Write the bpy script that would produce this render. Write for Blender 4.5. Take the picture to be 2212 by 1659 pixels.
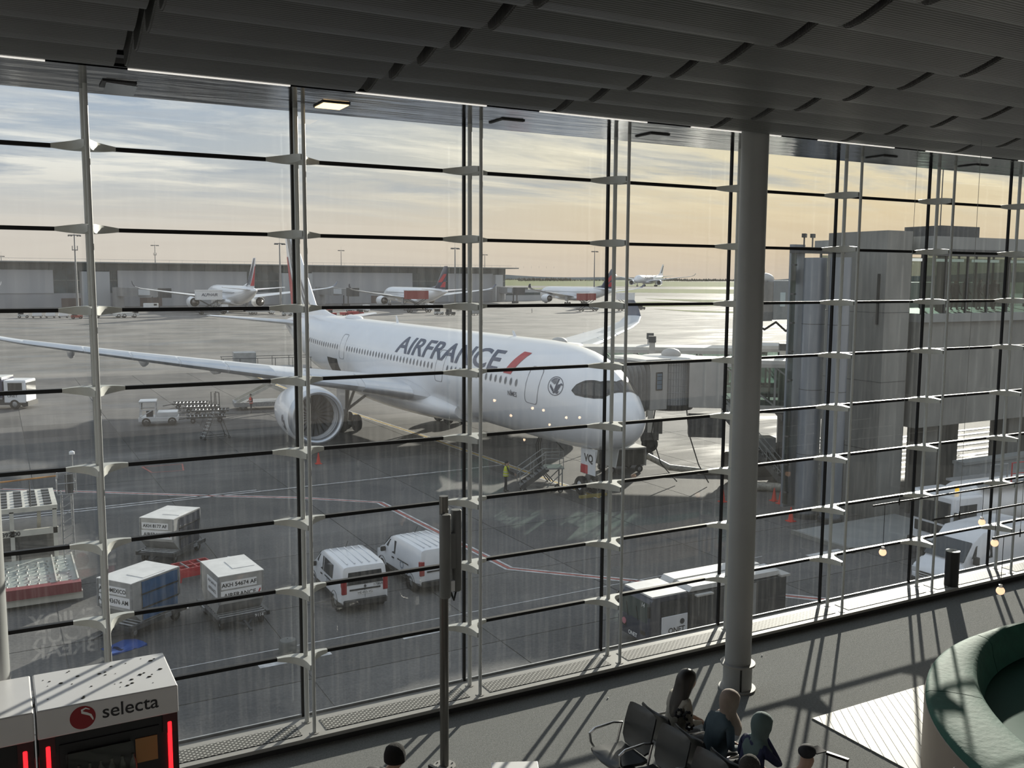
import bpy, bmesh, math, random
from mathutils import Vector, Matrix, Euler
random.seed(7)
PI = math.pi
def rad(a): return a*PI/180
for o in list(bpy.data.objects): bpy.data.objects.remove(o)
SC = bpy.context.scene
COL = SC.collection
# ------------------------------------------------------------------ camera
# lounge floor z=0, glass plane y=0 (interior y<0), apron z=ZA
EYE = Vector((0, -11.181, 5.603)); ZA = -6.877
FPX, YAW, PITCH, ROLL = 2042.06, 0.49987, 0.11153, 0.0054205
fw = Vector((math.sin(YAW)*math.cos(PITCH), math.cos(YAW)*math.cos(PITCH), -math.sin(PITCH)))
r0 = Vector((math.cos(YAW), -math.sin(YAW), 0)); u0 = r0.cross(fw)
rt = r0*math.cos(ROLL)+u0*math.sin(ROLL); up = -r0*math.sin(ROLL)+u0*math.cos(ROLL)
cd = bpy.data.cameras.new('camera'); cam = bpy.data.objects.new('camera', cd); COL.objects.link(cam)
cd.sensor_width = 36; cd.lens = FPX*36/2212; cd.clip_end = 30000; cd.clip_start = .05
m = Matrix((rt, up, -fw)).transposed().to_4x4(); m.translation = EYE
cam.matrix_world = m; SC.camera = cam
# ------------------------------------------------------------------ view
SC.view_settings.view_transform = 'Standard'
try: SC.view_settings.look = 'None'
except Exception: pass
SC.view_settings.exposure = 0.0; SC.view_settings.gamma = 1
SC.view_settings.use_curve_mapping = False
SC.cycles.max_bounces = 8; SC.cycles.transparent_max_bounces = 24
SC.cycles.diffuse_bounces = 4; SC.cycles.glossy_bounces = 4
# ------------------------------------------------------------------ sun: low in front, to the right
SUN_AZ, SUN_EL = rad(50), rad(14.3)
sdir = Vector((math.sin(SUN_AZ)*math.cos(SUN_EL), math.cos(SUN_AZ)*math.cos(SUN_EL), math.sin(SUN_EL)))
sl = bpy.data.lights.new('sun', 'SUN'); sl.energy = 8.2; sl.angle = rad(.6); sl.color = (1, .94, .83)
so = bpy.data.objects.new('sun', sl); COL.objects.link(so)
so.rotation_euler = sdir.to_track_quat('Z', 'Y').to_euler()
# ------------------------------------------------------------------ sky
W = bpy.data.worlds.new('sky'); SC.world = W; W.use_nodes = True
nt = W.node_tree; N = nt.nodes; Lk = nt.links
for n in list(N): N.remove(n)
def nd(T, **k):
    n = N.new(T)
    for a, b in k.items(): setattr(n, a, b)
    return n
def mth(op, a, b=None, c=None, clamp=False):
    n = nd('ShaderNodeMath', operation=op, use_clamp=clamp)
    for i, q in enumerate((a, b, c)):
        if q is None: continue
        if isinstance(q, (int, float)): n.inputs[i].default_value = q
        else: Lk.new(q, n.inputs[i])
    return n.outputs[0]
def mixc(f, a, b):
    n = nd('ShaderNodeMix', data_type='RGBA')
    for s, q in ((0, f), (6, a), (7, b)):
        if isinstance(q, (int, float)): n.inputs[s].default_value = q
        elif isinstance(q, tuple): n.inputs[s].default_value = (*q, 1)
        else: Lk.new(q, n.inputs[s])
    return n.outputs[2]
def ramp(f, pts):
    n = nd('ShaderNodeValToRGB'); e = n.color_ramp.elements
    while len(e) < len(pts): e.new(.5)
    for i, (p, c) in enumerate(pts):
        e[i].position = p; e[i].color = (*c, 1) if isinstance(c, tuple) else (c, c, c, 1)
    Lk.new(f, n.inputs[0]); return n.outputs[0]
tc = nd('ShaderNodeTexCoord'); sx = nd('ShaderNodeSeparateXYZ'); Lk.new(tc.outputs['Generated'], sx.inputs[0])
X_, Y_, Z_ = sx.outputs
elev = mth('MAXIMUM', Z_, 0.0)
hl = mth('SQRT', mth('ADD', mth('MULTIPLY', X_, X_), mth('MULTIPLY', Y_, Y_)))
caz = mth('DIVIDE', mth('ADD', mth('MULTIPLY', X_, math.sin(SUN_AZ)), mth('MULTIPLY', Y_, math.cos(SUN_AZ))), mth('MAXIMUM', hl, .001))
warm = mth('POWER', mth('MAXIMUM', mth('MULTIPLY_ADD', caz, .5, .5), 0.0), 17.0)      # 1 toward the sun's side
# cloud deck seen in perspective
den = mth('ADD', elev, .10)
cv = nd('ShaderNodeCombineXYZ')
Lk.new(mth('DIVIDE', X_, den), cv.inputs[0]); Lk.new(mth('DIVIDE', Y_, den), cv.inputs[1])
mp = nd('ShaderNodeMapping'); mp.inputs['Rotation'].default_value = (0, 0, rad(62)); mp.inputs['Scale'].default_value = (.55, 1.35, 1); mp.inputs['Location'].default_value = (1.7, .35, 0)
Lk.new(cv.outputs[0], mp.inputs[0])
def noise(vec, sc, det, ro, dist=0):
    n = nd('ShaderNodeTexNoise'); n.inputs['Scale'].default_value = sc; n.inputs['Detail'].default_value = det
    n.inputs['Roughness'].default_value = ro; n.inputs['Distortion'].default_value = dist; Lk.new(vec, n.inputs['Vector']); return n.outputs[0]
cl1 = noise(mp.outputs[0], 1.0, 8, .58, .9)
cl2 = noise(mp.outputs[0], 3.6, 6, .62, .5)
cloud = mth('ADD', mth('MULTIPLY', cl1, .72), mth('MULTIPLY', cl2, .28))
cloud = ramp(cloud, [(.43, 0.0), (.55, 1.0)])
base_cool = ramp(elev, [(0, (.61, .55, .49)), (.05, (.61, .565, .52)), (.075, (.56, .56, .56)), (.105, (.45, .50, .565)), (.18, (.33, .42, .56)), (.5, (.40, .50, .66)), (1, (.36, .47, .64))])
base_warm = ramp(elev, [(0, (.60, .50, .41)), (.03, (.68, .545, .39)), (.07, (.78, .635, .42)), (.12, (.84, .73, .50)), (.20, (.84, .79, .64)), (.5, (.62, .64, .66)), (1, (.36, .47, .64))])
base = mixc(warm, base_cool, base_warm)
c_hi_cool = ramp(elev, [(0, (.64, .58, .52)), (.07, (.70, .67, .62)), (.12, (.88, .87, .83)), (1, (.80, .82, .85))])
c_hi_warm = ramp(elev, [(0, (.70, .57, .42)), (.08, (.90, .77, .53)), (.16, (.96, .87, .64)), (1, (.74, .76, .80))])
c_hi = mixc(warm, c_hi_cool, c_hi_warm)
c_lo_n = mixc(warm, (.34, .39, .47), (.47, .47, .45))
# grey undersides in the thick parts
thick = ramp(noise(mp.outputs[0], 1.5, 7, .6, .4), [(.43, 0.0), (.58, 1.0)])
up_m = ramp(elev, [(.045, 0.0), (.095, 1.0)])
cl_col = mixc(mth('MULTIPLY', mth('MULTIPLY', thick, up_m), .88), c_hi, c_lo_n)
cl_amt = mth('MULTIPLY', cloud, mth('MULTIPLY_ADD', up_m, .70, .28))
sky = mixc(cl_amt, base, cl_col)
bg = nd('ShaderNodeBackground'); Lk.new(sky, bg.inputs[0]); bg.inputs[1].default_value = 1.10
wo = nd('ShaderNodeOutputWorld'); Lk.new(bg.outputs[0], wo.inputs[0])
# ------------------------------------------------------------------ materials
MATS = {}
def mat(name, col, rough=.5, metal=0, var=0, vs=3.0, bump=0, bs=40, spec=.5, coat=0, emit=0, ecol=None, vdet=4, stretch=None, randv=0, trans=0):
    """procedural principled material; var = tone variation, randv = tone change from object to object"""
    if name in MATS: return MATS[name]
    M = bpy.data.materials.new(name); M.use_nodes = True; t = M.node_tree; b = t.nodes['Principled BSDF']
    b.inputs['Roughness'].default_value = rough; b.inputs['Metallic'].default_value = metal
    b.inputs['Specular IOR Level'].default_value = spec; b.inputs['Coat Weight'].default_value = coat
    b.inputs['Coat Roughness'].default_value = .08
    b.inputs['Base Color'].default_value = (*col, 1)
    if trans: b.inputs['Transmission Weight'].default_value = trans
    if emit:
        b.inputs['Emission Color'].default_value = (*(ecol or col), 1); b.inputs['Emission Strength'].default_value = emit
    last = None
    if var or bump or randv:
        tcn = t.nodes.new('ShaderNodeTexCoord'); vec = tcn.outputs['Object']
        if stretch:
            mpn = t.nodes.new('ShaderNodeMapping'); mpn.inputs['Scale'].default_value = stretch; t.links.new(vec, mpn.inputs[0]); vec = mpn.outputs[0]
    if var:
        n = t.nodes.new('ShaderNodeTexNoise'); n.inputs['Scale'].default_value = vs; n.inputs['Detail'].default_value = vdet; t.links.new(vec, n.inputs['Vector'])
        r = t.nodes.new('ShaderNodeValToRGB'); r.color_ramp.elements[0].position = .3; r.color_ramp.elements[1].position = .7
        r.color_ramp.elements[0].color = (*[c*(1-var) for c in col], 1); r.color_ramp.elements[1].color = (*[min(1, c*(1+var)) for c in col], 1)
        t.links.new(n.outputs[0], r.inputs[0]); last = r.outputs[0]
    if randv:
        oi = t.nodes.new('ShaderNodeObjectInfo'); hs = t.nodes.new('ShaderNodeHueSaturation')
        mr = t.nodes.new('ShaderNodeMapRange'); mr.inputs[3].default_value = 1-randv; mr.inputs[4].default_value = 1+randv
        t.links.new(oi.outputs['Random'], mr.inputs[0]); t.links.new(mr.outputs[0], hs.inputs['Value'])
        if last: t.links.new(last, hs.inputs['Color'])
        else: hs.inputs['Color'].default_value = (*col, 1)
        last = hs.outputs[0]
    if last: t.links.new(last, b.inputs['Base Color'])
    if bump:
        n2 = t.nodes.new('ShaderNodeTexNoise'); n2.inputs['Scale'].default_value = bs; n2.inputs['Detail'].default_value = 3; t.links.new(vec, n2.inputs['Vector'])
        bp = t.nodes.new('ShaderNodeBump'); bp.inputs['Strength'].default_value = bump; bp.inputs['Distance'].default_value = .02
        t.links.new(n2.outputs[0], bp.inputs['Height']); t.links.new(bp.outputs[0], b.inputs['Normal'])
    MATS[name] = M; return M
def glassmat(name, tint=(.93, .95, .94), refl=1.0, rough=0.0, dirt=0.0):
    if name in MATS: return MATS[name]
    M = bpy.data.materials.new(name); M.use_nodes = True; t = M.node_tree
    for n in list(t.nodes): t.nodes.remove(n)
    tr = t.nodes.new('ShaderNodeBsdfTransparent'); tr.inputs[0].default_value = (*tint, 1)
    gl = t.nodes.new('ShaderNodeBsdfGlossy'); gl.inputs['Roughness'].default_value = rough
    lw = t.nodes.new('ShaderNodeLayerWeight'); lw.inputs[0].default_value = .5
    pw = t.nodes.new('ShaderNodeMath'); pw.operation = 'POWER'; pw.inputs[1].default_value = 5; t.links.new(lw.outputs['Facing'], pw.inputs[0])
    mu = t.nodes.new('ShaderNodeMath'); mu.operation = 'MULTIPLY_ADD'; mu.inputs[1].default_value = .96*refl; mu.inputs[2].default_value = .04*refl; t.links.new(pw.outputs[0], mu.inputs[0])
    mx = t.nodes.new('ShaderNodeMixShader'); t.links.new(mu.outputs[0], mx.inputs[0]); t.links.new(tr.outputs[0], mx.inputs[1]); t.links.new(gl.outputs[0], mx.inputs[2])
    out = mx.outputs[0]
    if dirt:
        # rain-dried dust: pale vertical streaks and a film
        tcn = t.nodes.new('ShaderNodeTexCoord'); mpn = t.nodes.new('ShaderNodeMapping'); mpn.inputs['Scale'].default_value = (9, 1, .55)
        t.links.new(tcn.outputs['Object'], mpn.inputs[0]); oi = t.nodes.new('ShaderNodeObjectInfo')
        ad = t.nodes.new('ShaderNodeVectorMath'); ad.operation = 'ADD'; t.links.new(mpn.outputs[0], ad.inputs[0]); t.links.new(oi.outputs['Location'], ad.inputs[1])
        n = t.nodes.new('ShaderNodeTexNoise'); n.inputs['Scale'].default_value = 1.6; n.inputs['Detail'].default_value = 5; n.inputs['Roughness'].default_value = .65; t.links.new(ad.outputs[0], n.inputs['Vector'])
        mr = t.nodes.new('ShaderNodeMapRange'); mr.inputs[1].default_value = .45; mr.inputs[2].default_value = .85; mr.inputs[3].default_value = dirt*.25; mr.inputs[4].default_value = dirt; t.links.new(n.outputs[0], mr.inputs[0])
        df = t.nodes.new('ShaderNodeBsdfTranslucent'); df.inputs[0].default_value = (.8, .8, .78, 1)
        m2 = t.nodes.new('ShaderNodeMixShader'); t.links.new(mr.outputs[0], m2.inputs[0]); t.links.new(out, m2.inputs[1]); t.links.new(df.outputs[0], m2.inputs[2]); out = m2.outputs[0]
    o = t.nodes.new('ShaderNodeOutputMaterial'); t.links.new(out, o.inputs[0]); MATS[name] = M; return M
# ------------------------------------------------------------------ mesh helper
class B:
    def __init__(s, M=None): s.v = []; s.f = []; s.M = M
    def add(s, vs, fs):
        o = len(s.v)
        for p in vs:
            p = Vector(p); s.v.append(s.M @ p if s.M else p)
        s.f += [tuple(i+o for i in q) for q in fs]; return s
    def box(s, c, d, rz=0, rx=0, ry=0):
        h = [q/2 for q in d]; R = Euler((rx, ry, rz)).to_matrix() if (rx or ry or rz) else None
        vs = []
        for x in (-1, 1):
            for y in (-1, 1):
                for z in (-1, 1):
                    p = Vector((x*h[0], y*h[1], z*h[2])); vs.append((R @ p if R else p)+Vector(c))
        return s.add(vs, [(0, 1, 3, 2), (4, 6, 7, 5), (0, 4, 5, 1), (2, 3, 7, 6), (0, 2, 6, 4), (1, 5, 7, 3)])
    def b2(s, a, b): return s.box([(p+q)/2 for p, q in zip(a, b)], [abs(q-p) for p, q in zip(a, b)])
    def bar(s, a, b, w, h=None):
        a, b = Vector(a), Vector(b); d = b-a; L = d.length
        if L < 1e-6: return s
        z = d/L; x = Vector((0, 0, 1)).cross(z)
        if x.length < 1e-3: x = Vector((1, 0, 0))
        x.normalize(); y = z.cross(x); h = h or w; vs = []
        for P0 in (a, b):
            for i, j in ((-1, -1), (1, -1), (1, 1), (-1, 1)): vs.append(P0+x*(i*w/2)+y*(j*h/2))
        return s.add(vs, [(3, 2, 1, 0), (4, 5, 6, 7), (0, 1, 5, 4), (1, 2, 6, 5), (2, 3, 7, 6), (3, 0, 4, 7)])
    def tube(s, pts, r, n=8, cap=True):
        pts = [Vector(p) for p in pts]; rr = r if isinstance(r, (list, tuple)) else [r]*len(pts); rings = []; ref = None
        for i, p in enumerate(pts):
            d = (pts[min(i+1, len(pts)-1)]-pts[max(i-1, 0)]).normalized()
            if ref is None:
                ref = Vector((0, 0, 1)).cross(d)
                if ref.length < 1e-3: ref = Vector((1, 0, 0))
            ref = (ref-d*ref.dot(d)).normalized(); y = d.cross(ref)
            rings.append([p+(ref*math.cos(2*PI*k/n)+y*math.sin(2*PI*k/n))*rr[i] for k in range(n)])
        return s.loft(rings, cap)
    def cyl(s, a, b, r, n=16, r2=None): return s.tube([a, b], [r, r if r2 is None else r2], n)
    def loft(s, rings, cap=True, closed=True):
        n = len(rings[0]); vs = [p for r in rings for p in r]; fs = []
        for i in range(len(rings)-1):
            for k in range(n if closed else n-1):
                a = i*n+k; b = i*n+(k+1) % n; fs.append((a, b, b+n, a+n))
        if cap: fs.append(tuple(range(n-1, -1, -1))); fs.append(tuple((len(rings)-1)*n+k for k in range(n)))
        return s.add(vs, fs)
    def lathe(s, prof, n=24, o=(0, 0, 0), ax='z', a0=0, a1=2*PI):
        full = abs(a1-a0-2*PI) < 1e-6; rings = []
        for r, h in prof:
            rg = []
            for k in range(n if full else n+1):
                a = a0+(a1-a0)*k/n; c, q = r*math.cos(a), r*math.sin(a)
                p = (c, q, h) if ax == 'z' else ((h, c, q) if ax == 'x' else (q, h, c))
                rg.append(Vector(p)+Vector(o))
            rings.append(rg)
        return s.loft(rings, False, full)
    def prism(s, poly, a, b, ax='z'):
        f = {'z': lambda u, v, w: (u, v, w), 'y': lambda u, v, w: (u, w, v), 'x': lambda u, v, w: (w, u, v)}[ax]
        n = len(poly); vs = [f(u, v, a) for u, v in poly]+[f(u, v, b) for u, v in poly]
        fs = [tuple(range(n-1, -1, -1)), tuple(range(n, 2*n))]+[(i, (i+1) % n, (i+1) % n+n, i+n) for i in range(n)]
        return s.add(vs, fs)
    def ball(s, c, r, n=12, m_=8):
        r = (r, r, r) if isinstance(r, (int, float)) else r; rings = []
        for i in range(m_+1):
            a = -PI/2+PI*i/m_
            rings.append([Vector((c[0]+r[0]*math.cos(a)*math.cos(2*PI*k/n), c[1]+r[1]*math.cos(a)*math.sin(2*PI*k/n), c[2]+r[2]*math.sin(a))) for k in range(n)])
        return s.loft(rings, False)
    def mesh(s, name, sharp=40):
        me = bpy.data.meshes.new(name); me.from_pydata([tuple(p) for p in s.v], [], s.f)
        bm = bmesh.new(); bm.from_mesh(me); bmesh.ops.remove_doubles(bm, verts=bm.verts, dist=1e-5); bmesh.ops.recalc_face_normals(bm, faces=bm.faces); bm.to_mesh(me); bm.free()
        for p in me.polygons: p.use_smooth = True
        me.set_sharp_from_angle(angle=rad(sharp)); return me
    def obj(s, name, m_, parent=None, loc=None, rot=None, bevel=0, sharp=40):
        me = s.mesh(name, sharp); me.materials.append(m_); o = link(name, me, parent, loc, rot)
        if bevel:
            md = o.modifiers.new('bevel', 'BEVEL'); md.width = bevel; md.segments = 2; md.limit_method = 'ANGLE'; md.angle_limit = rad(35)
        return o
def link(name, data, parent=None, loc=None, rot=None):
    o = bpy.data.objects.new(name, data); COL.objects.link(o)
    if parent: o.parent = parent
    if loc is not None: o.location = loc
    if rot is not None: o.rotation_euler = rot
    return o
def tag(o, label, cat, group=None, kind=None):
    o['label'] = label; o['category'] = cat
    if group: o['group'] = group
    if kind: o['kind'] = kind
    return o
def thing(name, label, cat, loc=(0, 0, 0), rz=0, group=None, kind=None):
    o = link(name, None, None, loc, (0, 0, rz)); o.empty_display_size = .3; return tag(o, label, cat, group, kind)
def copy_tree(o, parent=None, **kw):
    c = o.copy(); COL.objects.link(c); c.parent = parent
    for k, v in kw.items(): setattr(c, k, v)
    for ch in [q for q in bpy.data.objects if q.parent == o]: copy_tree(ch, c)
    return c
def textmesh(s, size=1, bold=0, shear=0, spacing=1, align='CENTER'):
    cu = bpy.data.curves.new('lettering', 'FONT'); cu.body = s; cu.size = size; cu.offset = bold; cu.shear = shear; cu.space_character = spacing
    cu.align_x = align; cu.align_y = 'CENTER'; cu.resolution_u = 4; cu.fill_mode = 'FRONT'
    ob = bpy.data.objects.new('lettering', cu); COL.objects.link(ob)
    dg = bpy.context.evaluated_depsgraph_get(); me = bpy.data.meshes.new_from_object(ob.evaluated_get(dg))
    bpy.data.objects.remove(ob); bpy.data.curves.remove(cu); return me
def text(s, size, m_, parent, origin, ux, uy, name='lettering', bold=0, shear=0, spacing=1, align='CENTER'):
    """flat lettering: baseline direction ux, up direction uy"""
    me = textmesh(s, size, bold, shear, spacing, align); ux = Vector(ux); uy = Vector(uy); o_ = Vector(origin)
    for v in me.vertices: v.co = o_+ux*v.co.x+uy*v.co.y
    me.name = name; me.materials.clear(); me.materials.append(m_); return link(name, me, parent)
def G(x, y, z=ZA):
    """ground point (a real plane, height z) under image point x, y"""
    d = fw+rt*((x-1106)/FPX)-up*((y-829.5)/FPX); return EYE+d*((z-EYE.z)/d.z)
def GY(x, y, Y):
    d = fw+rt*((x-1106)/FPX)-up*((y-829.5)/FPX); return EYE+d*((Y-EYE.y)/d.y)
# common materials
BLACK = mat('black_metal', (.008, .009, .01), .35)
RUBBER = mat('tyre_rubber', (.018, .018, .019), .75, var=.2, vs=8)
STEEL = mat('painted_steel_grey', (.30, .31, .31), .38, .3, var=.08, vs=6)
WHITE = mat('white_paint', (.82, .83, .84), .32, var=.05, vs=2, coat=.25)
DGLASS = mat('dark_glazing', (.02, .024, .028), .06, spec=.8)
CHROME = mat('brushed_chrome', (.62, .61, .60), .22, 1)
REDP = mat('red_paint', (.42, .03, .035), .4, var=.1)
DKGREY = mat('dark_grey_steel', (.07, .072, .075), .5, .2, var=.2, vs=5)
GALV = mat('galvanised_steel', (.34, .35, .36), .45, .55, var=.2, vs=6)
INK = mat('black_lettering', (.015, .016, .02), .5)
NAVY = mat('navy_paint', (.012, .022, .075), .35, coat=.2)
WLET = mat('white_lettering', (.85, .85, .85), .5)
# ================================================================== LOUNGE SHELL
SP = 2.2393; MX0 = .9052; NB0, NB1 = -1, 10            # mullion pitch, first mullion, bays
def MX(k): return MX0+k*SP
ZTOP = 7.535; ZT = [6.955-.86*i for i in range(8)]; ZS = .13
XL, XR = -16.0, 34.0; YB = -24; GL, GR = MX(NB0), MX(NB1)
def struct(o, label, cat): return tag(o, label, cat, kind='structure')
CARPET = mat('grey_carpet', (.225, .232, .228), .95, var=.16, vs=60, bump=.5, bs=260, spec=.15, stretch=(1, .45, 1))
DKWALL = mat('plain_wall', (.42, .42, .41), .8, var=.05)
struct(B().b2((XL, YB, -.3), (XR, -.02, 0)).obj('floor', CARPET), 'grey carpeted lounge floor below the window wall', 'floor')
struct(B().b2((XL-.2, YB, -.3), (XL, 0, 8.2)).obj('wall_left', DKWALL), 'dark side wall closing the lounge at the left', 'wall')
struct(B().b2((XR, YB, -.3), (XR+.2, 0, 8.2)).obj('wall_right', DKWALL), 'dark side wall closing the lounge at the right', 'wall')
struct(B().b2((XL, YB, 3.55), (XR, -10.75, 4.0)).obj('trim_1', DKWALL), 'concrete gallery deck overlooking the lounge', 'gallery deck')
struct(B().b2((XL-.2, -.25, -1.4), (XR+.2, .12, .10)).obj('wall_front', mat('sill_base', (.12, .12, .12), .7)), 'low slab edge under the window wall', 'wall')
# sill bench along the glass
SILLM = mat('sill_white_metal', (.37, .365, .35), .55, .0, spec=.2, var=.06, vs=3)
sill = struct(B().b2((XL, -.60, .085), (XR, .02, ZS)).obj('trim_2', SILLM), 'pale metal window sill bench with perforated vent grilles', 'window sill')
B().b2((XL, -.56, 0), (XR, -.10, .085)).obj('sill_plinth', mat('plinth_dark', (.03, .03, .03), .6), sill)
B().b2((XL, -.012, ZS), (XR, .012, ZS+.03)).obj('glazing_bead', GALV, sill)
def grille_mat():
    M = bpy.data.materials.new('perforated_grille'); M.use_nodes = True; t = M.node_tree; b = t.nodes['Principled BSDF']
    tcn = t.nodes.new('ShaderNodeTexCoord'); s_ = t.nodes.new('ShaderNodeSeparateXYZ'); t.links.new(tcn.outputs['Object'], s_.inputs[0])
    def mm(op, a, c=None, d=None):
        n = t.nodes.new('ShaderNodeMath'); n.operation = op
        for i, q in enumerate((a, c, d)):
            if q is None: continue
            if isinstance(q, (int, float)): n.inputs[i].default_value = q
            else: t.links.new(q, n.inputs[i])
        return n.outputs[0]
    # staggered slots
    row = mm('FLOOR', mm('MULTIPLY', s_.outputs[1], 1/.034))
    u = mm('ADD', mm('MULTIPLY', s_.outputs[0], 1/.075), mm('MULTIPLY', row, .5))
    fu = mm('ABSOLUTE', mm('SUBTRACT', mm('FRACT', u), .5)); fv = mm('ABSOLUTE', mm('SUBTRACT', mm('FRACT', mm('MULTIPLY', s_.outputs[1], 1/.034)), .5))
    hole = mm('MULTIPLY', mm('LESS_THAN', fu, .36), mm('LESS_THAN', fv, .30))
    mx = t.nodes.new('ShaderNodeMix'); mx.data_type = 'RGBA'; t.links.new(hole, mx.inputs[0]); mx.inputs[6].default_value = (.42, .415, .395, 1); b.inputs['Specular IOR Level'].default_value = .1; mx.inputs[7].default_value = (.012, .012, .012, 1)
    t.links.new(mx.outputs[2], b.inputs['Base Color']); b.inputs['Roughness'].default_value = .6; return M
GRM = grille_mat()
g0 = B().b2((-.97, -.15, -.004), (.97, .15, .004)).mesh('grille'); g0.materials.append(GRM)
for k in range(NB0, NB1): link('vent_grille', g0, sill, (MX(k)+SP/2, -.345, ZS+.003))
# window bays: panes and black transoms
PANE = glassmat('facade_glass', (.955, .965, .955), .75, dirt=.022)
TRM = mat('black_transom', (.006, .006, .007), .5, spec=.3)
rows = [ZS]+ZT[::-1]+[ZTOP]
pm = {}
for k in range(NB0, NB1):
    w = thing('window_%d' % (k-NB0+1), 'glazed window bay number %d from the left with black transoms' % (k-NB0+1), 'window', (MX(k)+SP/2, 0, 0), kind='structure')
    for i in range(9):
        h = round(rows[i+1]-rows[i], 3)
        if h not in pm: pm[h] = B().b2((-SP/2+.016, -.005, .0), (SP/2-.016, .005, h)).mesh('pane'); pm[h].materials.append(PANE)
        link('pane', pm[h], w, (0, 0, rows[i]))
    if 'tr' not in pm: pm['tr'] = B().b2((-SP/2+.02, -.035, -.021), (SP/2-.02, .025, .021)).mesh('transom'); pm['tr'].materials.append(TRM)
    for z in ZT: link('transom', pm['tr'], w, (0, 0, z))
# mullions: black glazing bar, two grey tubes, three-pronged brackets
TUBE = mat('grey_tube_steel', (.50, .52, .52), .40, .1, var=.04, vs=5)
BRK = mat('grey_cast_bracket', (.55, .56, .535), .45, .1, var=.05, vs=8)
def bracket_mesh():
    def arc(a, b, c, n=7):
        a, b, c = Vector(a), Vector(b), Vector(c); return [a*(1-t)**2+b*(2*t*(1-t))+c*t*t for t in [i/n for i in range(n+1)]]
    pl = arc((-.315, -.05), (-.05, -.10), (-.028, -.46))+arc((.028, -.46), (.05, -.10), (.315, -.05))+arc((.315, .0), (.12, -.02), (.0, -.10))[:-1]+arc((0, -.10), (-.12, -.02), (-.315, .0))
    vt, vb = [], []
    for p in pl:
        h = .021+.030*max(0, 1-(abs(p.x)/.315)**1.6)
        if p.y < -.3: h = .05*(1-.35*(-.3-p.y)/.16)
        vt.append((p.x, p.y, h)); vb.append((p.x, p.y, -h))
    n = len(pl); b = B(); b.add(vt+vb, [tuple(range(n)), tuple(range(2*n-1, n-1, -1))]+[(i, (i+1) % n, (i+1) % n+n, i+n) for i in range(n)]); return b.mesh('bracket', 30)
bm_ = bracket_mesh(); bm_.materials.append(BRK)
d1, d2 = -.175, -.49
H_ = ZTOP-ZS
gb = B().b2((-.016, -.022, ZS), (.016, .022, ZTOP)).mesh('glazing_bar'); gb.materials.append(TRM)
t1 = B().cyl((0, d1, ZS), (0, d1, ZTOP), .0285, 14).mesh('tube'); t1.materials.append(TUBE)
t2 = B().cyl((0, d2, ZS), (0, d2, ZTOP), .0225, 14).mesh('tube'); t2.materials.append(TUBE)
bp_ = B().cyl((0, 0, ZS), (0, 0, ZS+.006), .055, 20).mesh('base_plate'); bp_.materials.append(SILLM)
ORD = ['far left outside the frame', 'leftmost in view beside the drinks machine', 'second in view, across the jet engine', 'third in view, behind the antenna pole', 'fourth in view, in front of the aircraft nose', 'hidden partly behind the round column', 'first right of the round column', 'second right of the round column', 'at the right edge of the frame', 'just beyond the right edge', 'second beyond the right edge', 'last at the right wall']
for k in range(NB0, NB1+1):
    t = thing('window_mullion', 'grey twin-tube steel window mullion, '+ORD[k-NB0], 'mullion', (MX(k), 0, 0), group='window wall mullions')
    link('glazing_bar', gb, t); link('tube', t1, t); link('tube', t2, t)
    link('base_plate', bp_, t, (0, d1, 0)); link('base_plate', bp_, t, (0, d2, 0))
    for z in ZT: link('bracket', bm_, t, (0, 0, z))
# soffit by the glass: polished rippled metal, with a lit slot behind
SOFM = mat('polished_soffit', (.26, .26, .26), .12, 1, bump=.35, bs=1.6, stretch=(.5, 2.6, 1))
sof = struct(B().b2((XL, -1.38, ZTOP), (XR, .05, ZTOP+.05)).obj('trim_3', SOFM), 'polished rippled metal soffit above the window wall', 'soffit')
B().b2((XL, -1.52, ZTOP+.10), (XR, -1.38, ZTOP+.14)).obj('slot', BLACK, sof)
B().b2((XL, -1.46, ZTOP+.005), (XR, -1.43, ZTOP+.03)).obj('edge_rail', BLACK, sof)
SLOT = mat('slot_daylight_glow', (1, .97, .9), .5, emit=.75, ecol=(1, .96, .88))  # glowing strips stand in for daylight showing along the slot, no lamp there
sm = B().b2((-.92, -.012, -.006), (.62, .012, .006)).mesh('slot_glow_strip'); sm.materials.append(SLOT)
for k in range(NB0, NB1): link('slot_glow_strip', sm, sof, (MX(k)+SP/2+.1, -1.415, ZTOP-.002))
SL_lab = {0: 'dark hinged downlight panel open in soffit at leftmost mullion', 1: 'lit warm square downlight in the polished soffit', 2: 'unlit downlight panel in soffit above the antenna pole bay', 3: 'unlit downlight panel in soffit above the aircraft nose bay', 5: 'unlit downlight panel in soffit right of the round column', 6: 'unlit downlight panel in soffit, second right of the column'}
for k, lb in SL_lab.items():
    t = thing('soffit_downlight', lb, 'downlight', (MX(k)+.30, -.6, ZTOP-.002), group='downlights in the soffit')
    lit = k == 1
    B().b2((-.16, -.18, -.012), (.16, .18, .0)).obj('frame', DKGREY, t)
    q = B().b2((-.145, -.165, -.02), (.145, .165, -.012)).obj('diffuser', mat('lit_diffuser', (1, .8, .5), .5, emit=2.2, ecol=(1, .70, .36)) if lit else mat('unlit_diffuser', (.35, .36, .37), .15, .6), t)
    if k == 0: q.rotation_euler = (rad(-8), rad(3), 0); q.location = (.02, 0, -.03)
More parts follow.
